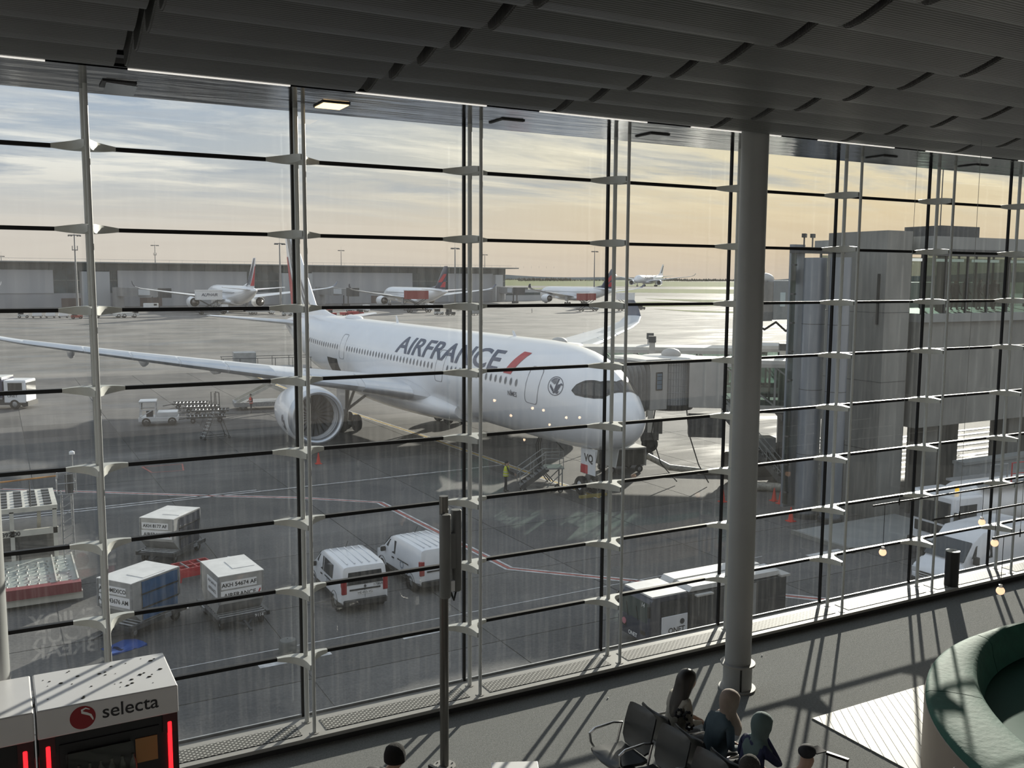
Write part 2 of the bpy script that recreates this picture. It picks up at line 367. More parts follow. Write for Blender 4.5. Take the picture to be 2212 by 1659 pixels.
# ribbed, overlapping ceiling panels
def ceil_mat():
    M = bpy.data.materials.new('ribbed_ceiling_metal'); M.use_nodes = True; t = M.node_tree; b = t.nodes['Principled BSDF']
    b.inputs['Metallic'].default_value = .45; b.inputs['Roughness'].default_value = .38
    tcn = t.nodes.new('ShaderNodeTexCoord'); wv = t.nodes.new('ShaderNodeTexWave'); wv.bands_direction = 'Y'; wv.inputs['Scale'].default_value = 14; wv.inputs['Distortion'].default_value = 0
    t.links.new(tcn.outputs['Object'], wv.inputs[0]); bp = t.nodes.new('ShaderNodeBump'); bp.inputs['Strength'].default_value = .55; bp.inputs['Distance'].default_value = .01
    t.links.new(wv.outputs[1], bp.inputs['Height']); t.links.new(bp.outputs[0], b.inputs['Normal'])
    n = t.nodes.new('ShaderNodeTexNoise'); n.inputs['Scale'].default_value = 1.3; t.links.new(tcn.outputs['Object'], n.inputs[0])
    r = t.nodes.new('ShaderNodeValToRGB'); r.color_ramp.elements[0].color = (.13, .13, .128, 1); r.color_ramp.elements[1].color = (.22, .22, .215, 1); t.links.new(n.outputs[0], r.inputs[0]); t.links.new(r.outputs[0], b.inputs['Base Color']); return M
CLM = ceil_mat()
ceil = struct(B().b2((XL-.2, YB-.2, 7.78), (XR+.2, .15, 8.1)).obj('ceiling', mat('ceiling_void', (.02, .02, .02), .9)), 'dark hall ceiling clad in overlapping ribbed metal panels', 'ceiling')
prof = [(.035, 7.50), (.028, 7.462), (.0, 7.445), (-.04, 7.44), (-.14, 7.452), (-.30, 7.50), (-.48, 7.565), (-.70, 7.64)]
bb = B()
pw = SP-.11
bb.loft([[Vector((x, y, z)) for y, z in prof]+[Vector((x, y, z+.012)) for y, z in reversed(prof)] for x in (-pw/2, pw/2)], True)
cp = bb.mesh('ceiling_panel'); cp.materials.append(CLM)
rib = B()
for i in range(len(prof)-1):
    (y0, z0), (y1, z1) = prof[i], prof[i+1]
    rib.add([(-.01, y0, z0+.01), (-.01, y1, z1+.01), (-.01, y1, 7.72), (-.01, y0, 7.72), (.01, y0, z0+.01), (.01, y1, z1+.01), (.01, y1, 7.72), (.01, y0, 7.72)], [(0, 1, 2, 3), (7, 6, 5, 4), (0, 4, 5, 1)])
cr = rib.mesh('panel_cheek'); cr.materials.append(CLM)
for j in range(9):
    yl = -1.94-.68*j
    for k in range(NB0, NB1):
        link('ceiling_panel', cp, ceil, (MX(k)+SP/2+.17, yl, 0))
        link('panel_cheek', cr, ceil, (MX(k)+.17+.05, yl, 0))
B().b2((XL, YB, 7.60), (XR, -1.94-.68*9, 7.64)).obj('ceiling_lining', CLM, ceil)
# round columns with double collars
COLM = mat('column_grey_paint', (.34, .35, .35), .42, var=.04, vs=2)
for cx, lb in ((8.745, 'tall round grey column with collared base in front of the glass'), (-.215, 'round column at the left edge of the frame')):
    t = thing('round_column', lb, 'column', (cx, -1.70, 0), kind='structure')
    B().lathe([(.176, 0), (.176, 7.72)], 40).obj('shaft', COLM, t)
    B().lathe([(.196, .02), (.196, .36)], 40, a0=0, a1=2*PI).obj('sleeve', COLM, t)
    B().lathe([(.196, 0), (.25, 0), (.25, .02), (.196, .02)], 40).obj('collar', SILLM, t)
    B().lathe([(.196, .345), (.235, .345), (.235, .372), (.176, .372)], 40).obj('collar', SILLM, t)
    B().b2((-.012, -.199, .02), (.012, -.19, .34)).obj('sleeve_joint', BLACK, t, rot=(0, 0, -.5))
# plank inset in the carpet
PLK = mat('pale_planks', (.34, .332, .295), .55, spec=.2, var=.12, vs=3, randv=.07, stretch=(1, 1, 1))
pf = struct(B().b2((8.95, -9, .0), (18.0, -2.87, .006)).obj('trim_4', mat('plank_bed', (.25, .24, .2), .7)), 'pale plank floor inset in the grey carpet by the green sofa', 'floor inset')
# planks laid obliquely, clipped to the inset
pd = Vector((-.87, -1.30)).normalized(); pn = Vector((-pd.y, pd.x)); X0, X1, Y0, Y1 = 8.955, 13.2, -6.4, -2.875
def clip(poly):
    for ax, lim, sg in ((0, X0, 1), (0, X1, -1), (1, Y0, 1), (1, Y1, -1)):
        out = []
        for i in range(len(poly)):
            a, b = poly[i], poly[(i+1) % len(poly)]; da, db = (a[ax]-lim)*sg, (b[ax]-lim)*sg
            if da >= 0: out.append(a)
            if (da >= 0) != (db >= 0): t = da/(da-db); out.append(a+(b-a)*t)
        poly = out
        if len(poly) < 3: return []
    return poly
c0 = Vector((8.95, -2.87)); w_ = .105
for i in range(-60, 60):
    a = c0+pn*(i*w_+.003); b = c0+pn*((i+1)*w_-.003)
    pl = clip([a-pd*8, b-pd*8, b+pd*8, a+pd*8])
    if len(pl) >= 3: B().prism([(p.x, p.y) for p in pl], .006, .014).obj('plank', PLK, pf)
# ================================================================== APRON AND FIELD
def apron_mat(name, c1, c2, wet=1.0, sc=.11, rlo=.42, rhi=.85, randv=.0, spec=.13):
    M = bpy.data.materials.new(name); M.use_nodes = True; t = M.node_tree; b = t.nodes['Principled BSDF']
    g = t.nodes.new('ShaderNodeNewGeometry')
    def nz(scale, det, st=(1, 1, 1), ro=.55):
        mp_ = t.nodes.new('ShaderNodeMapping'); mp_.inputs['Scale'].default_value = st; t.links.new(g.outputs['Position'], mp_.inputs[0])
        n = t.nodes.new('ShaderNodeTexNoise'); n.inputs['Scale'].default_value = scale; n.inputs['Detail'].default_value = det; n.inputs['Roughness'].default_value = ro; t.links.new(mp_.outputs[0], n.inputs['Vector']); return n.outputs[0]
    def rp(f, a, b_, pa=.35, pb=.65):
        r = t.nodes.new('ShaderNodeValToRGB'); r.color_ramp.elements[0].position = pa; r.color_ramp.elements[1].position = pb; r.color_ramp.elements[0].color = (*a, 1); r.color_ramp.elements[1].color = (*b_, 1); t.links.new(f, r.inputs[0]); return r.outputs[0]
    big = nz(sc, 6, (1, 1.0, 1), .6)
    col = rp(big, c1, c2)
    if randv:
        oi = t.nodes.new('ShaderNodeObjectInfo'); hs = t.nodes.new('ShaderNodeHueSaturation'); mr = t.nodes.new('ShaderNodeMapRange'); mr.inputs[3].default_value = 1-randv; mr.inputs[4].default_value = 1+randv
        t.links.new(oi.outputs['Random'], mr.inputs[0]); t.links.new(mr.outputs[0], hs.inputs['Value']); t.links.new(col, hs.inputs['Color']); col = hs.outputs[0]
    fine = rp(nz(9, 3), (.82, .82, .82), (1.1, 1.1, 1.1), .3, .7)
    mu = t.nodes.new('ShaderNodeMix'); mu.data_type = 'RGBA'; mu.blend_type = 'MULTIPLY'; mu.inputs[0].default_value = 1; t.links.new(col, mu.inputs[6]); t.links.new(fine, mu.inputs[7]); t.links.new(mu.outputs[2], b.inputs['Base Color'])
    # damp streaks: smoother surface in patches
    wetn = nz(.05*wet, 5, (1, 3.2, 1), .6); r = t.nodes.new('ShaderNodeMapRange'); r.inputs[1].default_value = .50; r.inputs[2].default_value = .66; r.inputs[3].default_value = rhi; r.inputs[4].default_value = rlo
    t.links.new(wetn, r.inputs[0]); t.links.new(r.outputs[0], b.inputs['Roughness']); b.inputs['Specular IOR Level'].default_value = spec
    bp = t.nodes.new('ShaderNodeBump'); bp.inputs['Strength'].default_value = .25; bp.inputs['Distance'].default_value = .02; t.links.new(nz(14, 3), bp.inputs['Height']); t.links.new(bp.outputs[0], b.inputs['Normal']); return M
APR = apron_mat('apron_concrete', (.13, .126, .12), (.235, .224, .21), spec=.22)
SLAB = apron_mat('apron_slab_concrete', (.084, .085, .087), (.158, .154, .149), randv=.14)
apron = struct(B().add([(-900, .3, ZA-.03), (900, .3, ZA-.03), (900, 760, ZA-.03), (-900, 760, ZA-.03)], [(0, 1, 2, 3)]).obj('ground_apron', APR), 'damp grey concrete airport apron', 'apron')
SX, SY = 6.65, 6.65
slm = B().b2((.025, .025, -.03), (SX-.025, SY-.025, 0)).mesh('slab'); slm.materials.append(SLAB)
for i in range(-4, 9):
    for j in range(-3, 14): 
        if 23.3+j*SY > 2.0: link('slab', slm, apron, (1.5+i*SX, 23.3+j*SY, ZA))
# paint marks
PW = mat('road_marking_white', (.55, .55, .55), .6, var=.35, vs=3); PR = mat('road_marking_red', (.36, .10, .08), .6, var=.3, vs=3); PY = mat('road_marking_yellow', (.52, .36, .08), .6, var=.3, vs=2)
def stripe(pts, w, m_, z=.006, off=0):
    b = B(); P2 = [Vector((p[0], p[1])) for p in pts]; L_, R_ = [], []
    for i, p in enumerate(P2):
        d = (P2[min(i+1, len(P2)-1)]-P2[max(i-1, 0)]).normalized(); n = Vector((-d.y, d.x)); L_.append(p+n*(w/2+off)); R_.append(p+n*(-w/2+off))
    for i in range(len(P2)-1):
        b.add([(*L_[i], ZA+z), (*L_[i+1], ZA+z), (*R_[i+1], ZA+z), (*R_[i], ZA+z)], [(0, 1, 2, 3)])
    return b.obj('painted_line', m_, apron)
red_path = [(-.2, 51.0), (5, 47.4), (10.2, 43.7), (14.5, 41.0), (18.33, 37.7), (18.98, 23.74), (23.2, 19.4), (30, 12.5)]
for q, c in ((red_path, PR),): stripe(q, .16, c); stripe(q, .12, PW, off=.17); stripe(q, .12, PW, off=-.17)
stripe([(-6, 42.7), (4.8, 43.2), (13, 43.5), (30, 44)], .14, PW); stripe([(-6, 43.3), (4.8, 43.7), (13, 43.95)], .14, PW)
cl_ = [(28.3, 110), (28.5, 73), (29.4, 56), (29.6, 47), (29.75, 40), (29.9, 33)]
stripe(cl_, .2, PY); stripe(cl_, .12, PW, off=.22); stripe(cl_, .12, PW, off=-.22)
for x0 in range(-4, 40, 5): stripe([(x0+.9, 18.15+.03*x0), (x0+3.3, 18.2+.03*x0)], .28, PW)
stripe([(-6, 19.2), (30, 20)], .05, PW)
stripe([(8.0, 54.2), (10.5, 54.0), (10.2, 51.8), (8.3, 52.0), (8.0, 54.2)], .14, PR)
for i in range(12): stripe([(46+i*.2, 30+i*1.1), (60+i*.2, 30+i*1.1)], .35, PW)          # hatched zone right
for i in range(10): stripe([(60, 26+i*1.5), (84, 26+i*1.5)], .5, PW)
# distant field: grass and runways
GRS = mat('winter_grass', (.10, .125, .035), .95, var=.3, vs=.02, bump=0, spec=.05)
RUN = apron_mat('taxiway_asphalt', (.10, .10, .10), (.16, .155, .15), rlo=.2, rhi=.4, spec=.4)
field = struct(B().add([(-9000, 760, ZA-.05), (14000, 760, ZA-.05), (14000, 12000, ZA-.05), (-9000, 12000, ZA-.05), (-9000, 700, ZA-.6), (14000, 700, ZA-.6), (900, .3, ZA-.05), (14000, .3, ZA-.05), (14000, 760, ZA-.05), (900, 760, ZA-.05)], [(0, 1, 2, 3), (6, 7, 8, 9)]).obj('ground_field', GRS), 'flat grass airfield reaching to the horizon', 'airfield')
def slabq(name, pts, m_, z): return B().add([(p.x, p.y, ZA+z) for p in pts], [tuple(range(len(pts)))]).obj(name, m_, field)
slabq('taxiway', [G(1090, 617), G(1800, 621), G(1800, 627), G(1090, 622)], RUN, .0)
slabq('taxiway', [G(1250, 631), G(1800, 639), G(1800, 646), G(1250, 637)], RUN, .0)
slabq('grass_strip', [G(1340, 654), G(1420, 651.5), G(1530, 655), G(1560, 661), G(1340, 663)], GRS, .04)
slabq('grass_strip', [G(1392, 645), G(1800, 653), G(1800, 660), G(1560, 656)], GRS, .04)
slabq('grass_strip', [G(1405, 667), G(1500, 671), G(1640, 675), G(1640, 677.5), G(1500, 674)], GRS, .04)
slabq('grass_strip', [G(1100, 622.5), G(1800, 628), G(1800, 637), G(1100, 629)], GRS, .03)
slabq('taxiway', [G(1330, 606.8), G(1800, 609), G(1800, 610), G(1330, 607.6)], RUN, .0)
# hills and tree belts on the horizon
HILL = mat('hills_haze_tint', (.30, .32, .33), .95, var=.1, vs=.002)  # distance haze is put into the pale grey-blue base colour
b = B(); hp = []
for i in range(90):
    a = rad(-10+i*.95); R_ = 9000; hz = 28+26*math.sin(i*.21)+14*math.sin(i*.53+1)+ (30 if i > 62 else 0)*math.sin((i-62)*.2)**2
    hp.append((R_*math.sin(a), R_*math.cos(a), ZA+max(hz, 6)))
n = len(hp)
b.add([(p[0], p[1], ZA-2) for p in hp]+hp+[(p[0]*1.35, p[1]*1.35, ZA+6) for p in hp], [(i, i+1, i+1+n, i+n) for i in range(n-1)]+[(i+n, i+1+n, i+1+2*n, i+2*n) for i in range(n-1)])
struct(b.obj('ground_hills', HILL, sharp=180), 'low haze-tinted hills along the horizon', 'hills')
TREE = mat('bare_winter_trees', (.135, .118, .098), .95, var=.25, vs=.05)
b = B()
def belt(x0, x1, py, n, hh, jit):
    for i in range(n):
        x = x0+(x1-x0)*(i+random.random()*.6)/n; p = G(x, py-random.random()*jit); h = hh*(.75+.5*random.random()); r = h*.30
        k = 6; rg = []
        for f, q in ((0, .05), (.18, .06), (.3, .55), (.55, 1), (.8, .75), (1, .08)):
            rg.append([Vector((p.x+r*q*math.cos(2*PI*j/k+i)*(.8+.4*random.random()), p.y+r*q*math.sin(2*PI*j/k+i), ZA+h*f*(.94+.12*random.random()))) for j in range(k)])
        b.loft(rg, True)
belt(1120, 1235, 608.5, 60, 13, .6); belt(1235, 1330, 608, 40, 8, .5); belt(1355, 1470, 608.6, 60, 15, .5); belt(1470, 1600, 609, 90, 13, .4); belt(1640, 1730, 605.5, 40, 17, .5); belt(1085, 1125, 606, 20, 9, .5)
tb = b.obj('tree_belt', TREE); tag(tb, 'belt of bare winter trees along the far edge of the airfield', 'trees', kind='stuff')
# ================================================================== AIRLINERS
def hermite(xs, ys, x):
    if x <= xs[0]: return ys[0]
    if x >= xs[-1]: return ys[-1]
    i = max(j for j in range(len(xs)-1) if xs[j] <= x); h = xs[i+1]-xs[i]; t = (x-xs[i])/h
    def sl(j):
        if j == 0 or j == len(xs)-1: return 0 if j else (ys[1]-ys[0])/(xs[1]-xs[0])
        a = (ys[j]-ys[j-1])/(xs[j]-xs[j-1]); c = (ys[j+1]-ys[j])/(xs[j+1]-xs[j]); return 0 if a*c <= 0 else 2*a*c/(a+c)
    m0, m1 = sl(i)*h, sl(i+1)*h
    return ys[i]*(2*t**3-3*t*t+1)+m0*(t**3-2*t*t+t)+ys[i+1]*(-2*t**3+3*t*t)+m1*(t**3-t*t)
FP = [(0, 4.75, 4.55, .10), (.12, 5.12, 4.18, .45), (.45, 5.60, 3.74, .92), (1.0, 6.12, 3.38, 1.33), (1.8, 6.72, 3.08, 1.76), (2.6, 7.27, 2.90, 2.10), (3.6, 7.80, 2.78, 2.42), (5, 8.27, 2.69, 2.72), (6.5, 8.55, 2.65, 2.88), (8, 8.67, 2.63, 2.95), (10, 8.72, 2.63, 2.98), (44, 8.72, 2.63, 2.98), (48, 8.72, 2.9, 2.95), (52, 8.70, 3.55, 2.75), (56, 8.62, 4.5, 2.3), (60, 8.42, 5.5, 1.65), (63, 8.15, 6.3, 1.1), (65.5, 7.8, 6.9, .6), (66.6, 7.5, 7.2, .25)]
_fx = [p[0] for p in FP]
def fus(x): return [hermite(_fx, [p[k] for p in FP], x) for k in (1, 2, 3)]
def surf(x, a, off=0):
    zt, zb, w = fus(x); zc = zb+(zt-zb)*.5; h = (zt-zb)/2
    return Vector((x, (w+off)*math.cos(a), zc+(h+off)*math.sin(a)))
def ang_of_z(x, z):
    zt, zb, w = fus(x); zc = (zt+zb)/2; return math.asin(max(-1, min(1, (z-zc)/((zt-zb)/2))))
def patch(b, lo, hi, nr=6, off=.012):
    """grid on the skin between two curves of (x, angle)"""
    n = len(lo); vs = []
    for i in range(n):
        for j in range(nr+1):
            t = j/nr; vs.append(surf(lo[i][0]*(1-t)+hi[i][0]*t, lo[i][1]*(1-t)+hi[i][1]*t, off))
    fs = [(i*(nr+1)+j, (i+1)*(nr+1)+j, (i+1)*(nr+1)+j+1, i*(nr+1)+j+1) for i in range(n-1) for j in range(nr)]
    b.add(vs, fs)
def skin_text(s, m_, parent, x0, a0, width, height, bold, name, R_=3.03, off=.02):
    """lettering laid on the fuselage skin; width along the body, height along the girth (metres)"""
    me = textmesh(s, 1, bold, 0, 1.02, 'LEFT'); bm = bmesh.new(); bm.from_mesh(me)
    xs = [v.co.x for v in bm.verts]; ys = [v.co.y for v in bm.verts]; lx, y0 = min(xs), min(ys); kx = width/(max(xs)-lx); ky = height/(max(ys)-y0)
    for v in bm.verts: v.co = ((v.co.x-lx)*kx, (v.co.y-y0)*ky, 0)
    yy = .1
    while yy < height:
        bmesh.ops.bisect_plane(bm, geom=bm.verts[:]+bm.edges[:]+bm.faces[:], plane_co=(0, yy, 0), plane_no=(0, 1, 0)); yy += .1
    for v in bm.verts: v.co = surf(x0-v.co.x, a0+v.co.y/R_, off)
    bm.to_mesh(me); bm.free(); me.materials.clear(); me.materials.append(m_); me.name = name
    return link(name, me, parent)
def airfoil(xle, ch, y, z, t, tw=0, vert=False):
    pts = []
    for u, s_ in [(0, 0), (.012, 1), (.06, 1), (.2, 1), (.4, 1), (.7, 1), (1, .02), (.7, -1), (.4, -1), (.2, -1), (.06, -1), (.012, -1)]:
        th = 5*t*ch*(.2969*math.sqrt(u)-.126*u-.3516*u*u+.2843*u**3-.1015*u**4)*(1 if s_ >= 0 else .8)*(1 if s_ else 0)
        q = th*(1 if s_ > 0 else -1)
        pts.append(Vector((xle+u*ch, y+q, z)) if vert else Vector((xle+u*ch, y, z+q-tw*u*ch)))
    return pts
AW = mat('aircraft_white', (.90, .915, .94), .28, var=.03, vs=.5, coat=.5)
AWING = mat('wing_grey_white', (.66, .68, .71), .35, var=.06, vs=.8, coat=.2)
SLAT = mat('slat_bare_metal', (.60, .63, .67), .30, .75, var=.05, vs=1)
ANAVY = mat('aircraft_navy', (.035, .045, .085), .3, coat=.3); ALET = mat('titles_slate_blue', (.085, .10, .155), .4); ARED = mat('aircraft_red', (.50, .03, .04), .35)
CKP = mat('cockpit_mask_black', (.02, .022, .024), .3); LINE = mat('door_outline_grey', (.22, .23, .26), .5)
def wheel(b_tyre, b_hub, c, r, w):
    c = Vector(c); b_tyre.lathe([(r*.55, -w/2), (r*.9, -w/2), (r, -w*.3), (r, w*.3), (r*.9, w/2), (r*.55, w/2)], 20, c, 'y')
    b_hub.lathe([(.01, -w*.42), (r*.35, -w*.42), (r*.56, -w*.3), (r*.56, w*.3), (r*.35, w*.42), (.01, w*.42)], 16, c, 'y')
def airliner(label, loc, rz, livery, k=1.0, detail=True, group=None, ex=10.85):
    t = thing('airliner', label, 'aircraft', loc, rz, group); t.scale = (k, k, k)
    n = 48 if detail else 20
    xs = [p[0] for p in FP]; xs = sorted(set(xs+[.05, .25, .7, 1.4, 2.2, 3.1, 4.3, 5.7, 7.2, 9, 14, 20, 27, 34, 40, 46, 50, 54, 58, 61.5, 64.3]))
    rings = [[surf(x, 2*PI*i/n) for i in range(n)] for x in xs]
    body = B().loft(rings, True).obj('fuselage', AW, t, sharp=60)
    # belly fairing
    b = B(); rg = []
    for i in range(15):
        u = i/14; x = 17.5+u*24; q = math.sin(PI*u)**.6 if 0 < u < 1 else 0
        rg.append([Vector((x, (2.4+1.15*q)*math.cos(a), 3.35+(.9+.55*q)*math.sin(a))) for a in [2*PI*j/24 for j in range(24)]])
    b.loft(rg, True).obj('belly_fairing', AW, t, sharp=60)
    ST = [(1.5, 20.4, 36.2, 3.75, .125), (2.9, 21.3, 36.3, 4.0, .12), (5.5, 22.9, 36.4, 4.5, .115), (10.85, 26.4, 37.0, 5.2, .108), (20, 32.7, 39.7, 6.4, .10), (28, 38.4, 42.6, 7.5, .095)]
    WL = [(28, 38.4, 42.6, 7.5, .095), (30.2, 40.3, 43.7, 7.9, .09), (31.5, 41.7, 44.5, 8.45, .085), (32.2, 43.0, 45.2, 9.25, .08), (32.45, 44.2, 45.7, 10.15, .08)]
    for s_ in (1, -1):
        wing = B().loft([airfoil(x0, x1-x0, s_*y, z, tc) for y, x0, x1, z, tc in ST], True).obj('wing', AWING, t, sharp=50)
        rgs = []
        for i, (y, x0, x1, z, tc) in enumerate(WL):
            f = airfoil(x0, x1-x0, 0, 0, tc); lean = [0, .25, .75, 1.25, 1.4][i]
            rgs.append([Vector((p.x, s_*(y-p.z*math.sin(lean)), z+p.z*math.cos(lean))) for p in f])
        wl = B().loft(rgs[:3], True).obj('wing_tip', AWING, t, sharp=50)
        wk = B().loft(rgs[2:], True).obj('winglet', ANAVY if livery in ('af', 'delta') else AWING, t, sharp=50)
        if detail:
            # polished leading-edge slats, one per panel
            cuts = [(3.6, 6.6), (7.0, 9.8), (12.0, 14.9), (15.0, 17.9), (18.0, 20.9), (21.0, 23.9), (24.0, 27.8)]
            def st(y):
                for a_, c_ in zip(ST, ST[1:]):
                    if a_[0] <= y <= c_[0]: q = (y-a_[0])/(c_[0]-a_[0]); return [u*(1-q)+v*q for u, v in zip(a_, c_)]
            for y0, y1 in cuts:
                rr = []
                for y in (y0+.03, y1-.03):
                    _, x0, x1, z, tc = st(y); f = airfoil(x0-.05, (x1-x0)*1.0, s_*y, z, tc*1.10); fr = [f[3], f[2], f[1], f[0], f[11], f[10]]
                    rr.append(fr)
                b = B(); b.add(rr[0]+rr[1], [(i, i+1, i+7, i+6) for i in range(5)]+[(0, 1, 2, 3, 4, 5), (6, 7, 8, 9, 10, 11)]); b.obj('slat', SLAT, wing, sharp=60)
            for y in (8.0, 14.5, 19.5, 24.5):
                _, x0, x1, z, tc = st(y); c = x1-x0
                b = B(); b.loft([[Vector((x0+c*u, s_*y+.28*q*math.cos(a), z-.12-.45*q+.38*q*math.sin(a))) for a in [2*PI*j/10 for j in range(10)]] for u, q in ((.45, .05), (.6, .7), (.8, 1), (1.0, .8), (1.18, .1))], True)
                b.obj('flap_track_fairing', AWING, wing, sharp=60)
        # engine
        ey, ez, exx = s_*ex, 3.02, 21.2
        nac = B().lathe([(1.50, 1.3), (1.50, .5), (1.56, .16), (1.66, .02), (1.74, 0), (1.83, .08), (1.90, .3), (1.97, .8), (2.02, 1.7), (1.98, 3.0), (1.80, 4.4), (1.55, 5.4), (1.50, 5.4), (1.45, 4.6)], 40 if detail else 16, (exx, ey, ez), 'x').obj('nacelle', AW, t, sharp=50)
        if detail or True:
            B().lathe([(1.49, .6), (1.55, .16), (1.66, .01), (1.75, -.012), (1.845, .08), (1.915, .3), (1.945, .55), (1.93, .56)], 40 if detail else 16, (exx, ey, ez), 'x').obj('inlet_lip', SLAT, nac, sharp=60)
            fan = B().lathe([(.02, 1.32), (1.49, 1.32)], 24, (exx, ey, ez), 'x').obj('fan_disc', mat('fan_dark', (.012, .012, .014), .4), nac)
            if detail:
                bb = B()
                for i in range(22):
                    a = 2*PI*i/22; c_, q = math.cos(a), math.sin(a)
                    for (r0_, r1_, w0) in ((.35, 1.47, .16),):
                        e = Vector((0, -q, c_)); rr = Vector((0, c_, q)); o_ = Vector((exx+1.12, ey, ez))
                        bb.add([o_+rr*r0_-e*w0*.5, o_+rr*r1_-e*w0*.9+Vector((.05, 0, 0)), o_+rr*r1_+e*w0*.9+Vector((.16, 0, 0)), o_+rr*r0_+e*w0*.5+Vector((.16, 0, 0)), o_+rr*r0_-e*w0*.5+Vector((.02, 0, 0)), o_+rr*r1_-e*w0*.9+Vector((.07, 0, 0)), o_+rr*r1_+e*w0*.9+Vector((.18, 0, 0)), o_+rr*r0_+e*w0*.5+Vector((.18, 0, 0))], [(0, 1, 2, 3), (7, 6, 5, 4), (0, 4, 5, 1), (3, 2, 6, 7), (1, 5, 6, 2), (0, 3, 7, 4)])
                bb.obj('fan_blades', mat('fan_titanium', (.10, .10, .105), .35, .8), nac)
                B().lathe([(.01, .45), (.18, .62), (.34, .95), (.40, 1.2)], 20, (exx, ey, ez), 'x').obj('spinner', mat('spinner_black', (.03, .03, .03), .3), nac)
            B().lathe([(1.15, 4.3), (1.15, 5.2), (.85, 6.3), (.55, 6.5), (.2, 7.3), (.02, 7.5)], 24 if detail else 12, (exx, ey, ez), 'x').obj('core_nozzle', mat('nozzle_metal', (.22, .20, .18), .35, .9), nac, sharp=50)
        pyl = B().loft([[Vector((x, ey+q, z)) for q, z in ((-w, z0), (w, z0), (w*.8, z1), (-w*.8, z1))] for x, w, z0, z1 in ((23.2, .05, 4.85, 4.95), (24.2, .26, 4.85, 5.35), (27.5, .30, 4.4, 5.35), (31.5, .18, 4.4, 4.9), (33, .04, 4.7, 4.8))], True).obj('pylon', AW, t, sharp=50)
        # tailplane
        B().loft([airfoil(56.6, 6.6, s_*.6, 7.55, .10), airfoil(57.7, 5.9, s_*2.2, 7.7, .10), airfoil(62.4, 2.3, s_*9.35, 8.35, .09)], True).obj('tailplane', AW if not detail else AWING, t, sharp=50)
    # fin with livery
    FS = [(8.2, 53.6, 64.2, .09), (9.3, 55.3, 64.5, .09), (13.4, 59.3, 65.6, .085), (16.9, 62.8, 66.55, .08), (17.25, 63.6, 66.6, .05)]
    finm = {'af': AW, 'delta': ANAVY, 'finn': AW, 'plain': AW}[livery]
    fin = B().loft([airfoil(x0, x1-x0, 0, z, tc, vert=True) for z, x0, x1, tc in FS], True).obj('fin', finm, t, sharp=50)
    B().loft([[Vector((x, w*math.cos(a), z+h*math.sin(a))) for a in [PI*j/8 for j in range(9)]] for x, w, z, h in ((48.5, .05, 8.6, .1), (51, .3, 8.55, .35), (54, .45, 8.5, .9), (56, .5, 8.4, 1.3))], False, False).obj('fin_fillet', finm, fin, sharp=60)
    def finpt(c, h, s_):
        z = 8.6+h*8.5; i = max(j for j in range(len(FS)-1) if FS[j][0] <= z); q = (z-FS[i][0])/(FS[i+1][0]-FS[i][0]); x0 = FS[i][1]*(1-q)+FS[i+1][1]*q; x1 = FS[i][2]*(1-q)+FS[i+1][2]*q
        ch = x1-x0; th = 5*.088*ch*(.2969*math.sqrt(max(c, .001))-.126*c-.3516*c*c+.2843*c**3-.1015*c**4)
        return Vector((x0+c*ch, s_*(th+.03), z))
    def finstripe(c0a, c0b, c1a, c1b, h0, h1, m_):
        for s_ in (1, -1):
            b = B(); nn = 10; vs = []
            for i in range(nn+1):
                u = i/nn; h = h0+(h1-h0)*u
                for w in range(4): q = w/3; lo = c0a+(c1a-c0a)*u; hi = c0b+(c1b-c0b)*u; vs.append(finpt(max(.01, min(.99, lo+(hi-lo)*q)), h, s_))
            b.add(vs, [(i*4+w, i*4+w+1, i*4+w+5, i*4+w+4) for i in range(nn) for w in range(3)]); b.obj('fin_stripe', m_, fin, sharp=80)
    if livery == 'af':
        for i in range(4): finstripe(.10+.135*i, .10+.135*i+.075-.010*i, .42+.09*i, .42+.09*i+.062, .05, 1, ANAVY)
        finstripe(.60, .99, .90, .99, .02, .72, ARED)
    if livery == 'delta':
        finstripe(.15, .62, .55, .99, .28, .66, ARED); finstripe(.55, .99, .75, .99, .05, .30, ARED)
    if livery == 'finn': finstripe(.2, .5, .5, .9, .2, .9, NAVY)
    # gear
    GM = mat('gear_metal', (.30, .31, .31), .35, .5)
    ng = B().cyl((4.66, 0, .5), (4.5, 0, 3.2), .14, 12).cyl((4.66, -.5, .53), (4.66, .5, .53), .1, 10).cyl((4.62, 0, 1.3), (3.4, 0, 2.8), .07, 8).box((4.66, 0, 1.45), (.5, .7, .4)).obj('nose_gear', GM, t)
    bt, bh = B(), B()
    for s_ in (1, -1): wheel(bt, bh, (4.66, s_*.42, .53), .53, .38)
    bt.obj('tyre', RUBBER, ng); bh.obj('wheel_hub', WHITE, ng)
    for s_ in (1, -1):
        B().prism([(2.6, 2.95), (4.1, 2.85), (4.1, 1.75), (2.9, 1.75)], s_*.72, s_*.76, 'y').obj('gear_door', WHITE, ng)
        mg = B().cyl((33.3, s_*4.75, .7), (32.6, s_*4.75, 4.4), .22, 12).cyl((33.2, s_*4.75, 1.6), (32.6, s_*2.4, 3.4), .12, 8).cyl((33.3, s_*4.75, 1.2), (30.3, s_*4.75, 4.3), .12, 8).box((33.3, s_*4.75, .72), (2.2, .26, .3)).obj('main_gear', GM, t)
        B().prism([(31.8, 1.9), (33.6, 1.9), (33.9, 4.4), (31.6, 4.4)], s_*5.25, s_*5.3, 'y').obj('gear_door', AW, mg)
        bt, bh = B(), B()
        for dx in (-1.0, 1.0):
            for dy in (-.62, .62): wheel(bt, bh, (33.3+dx, s_*4.75+dy, .68), .68, .5)
        bt.obj('tyre', RUBBER, mg); bh.obj('wheel_hub', GM, mg)
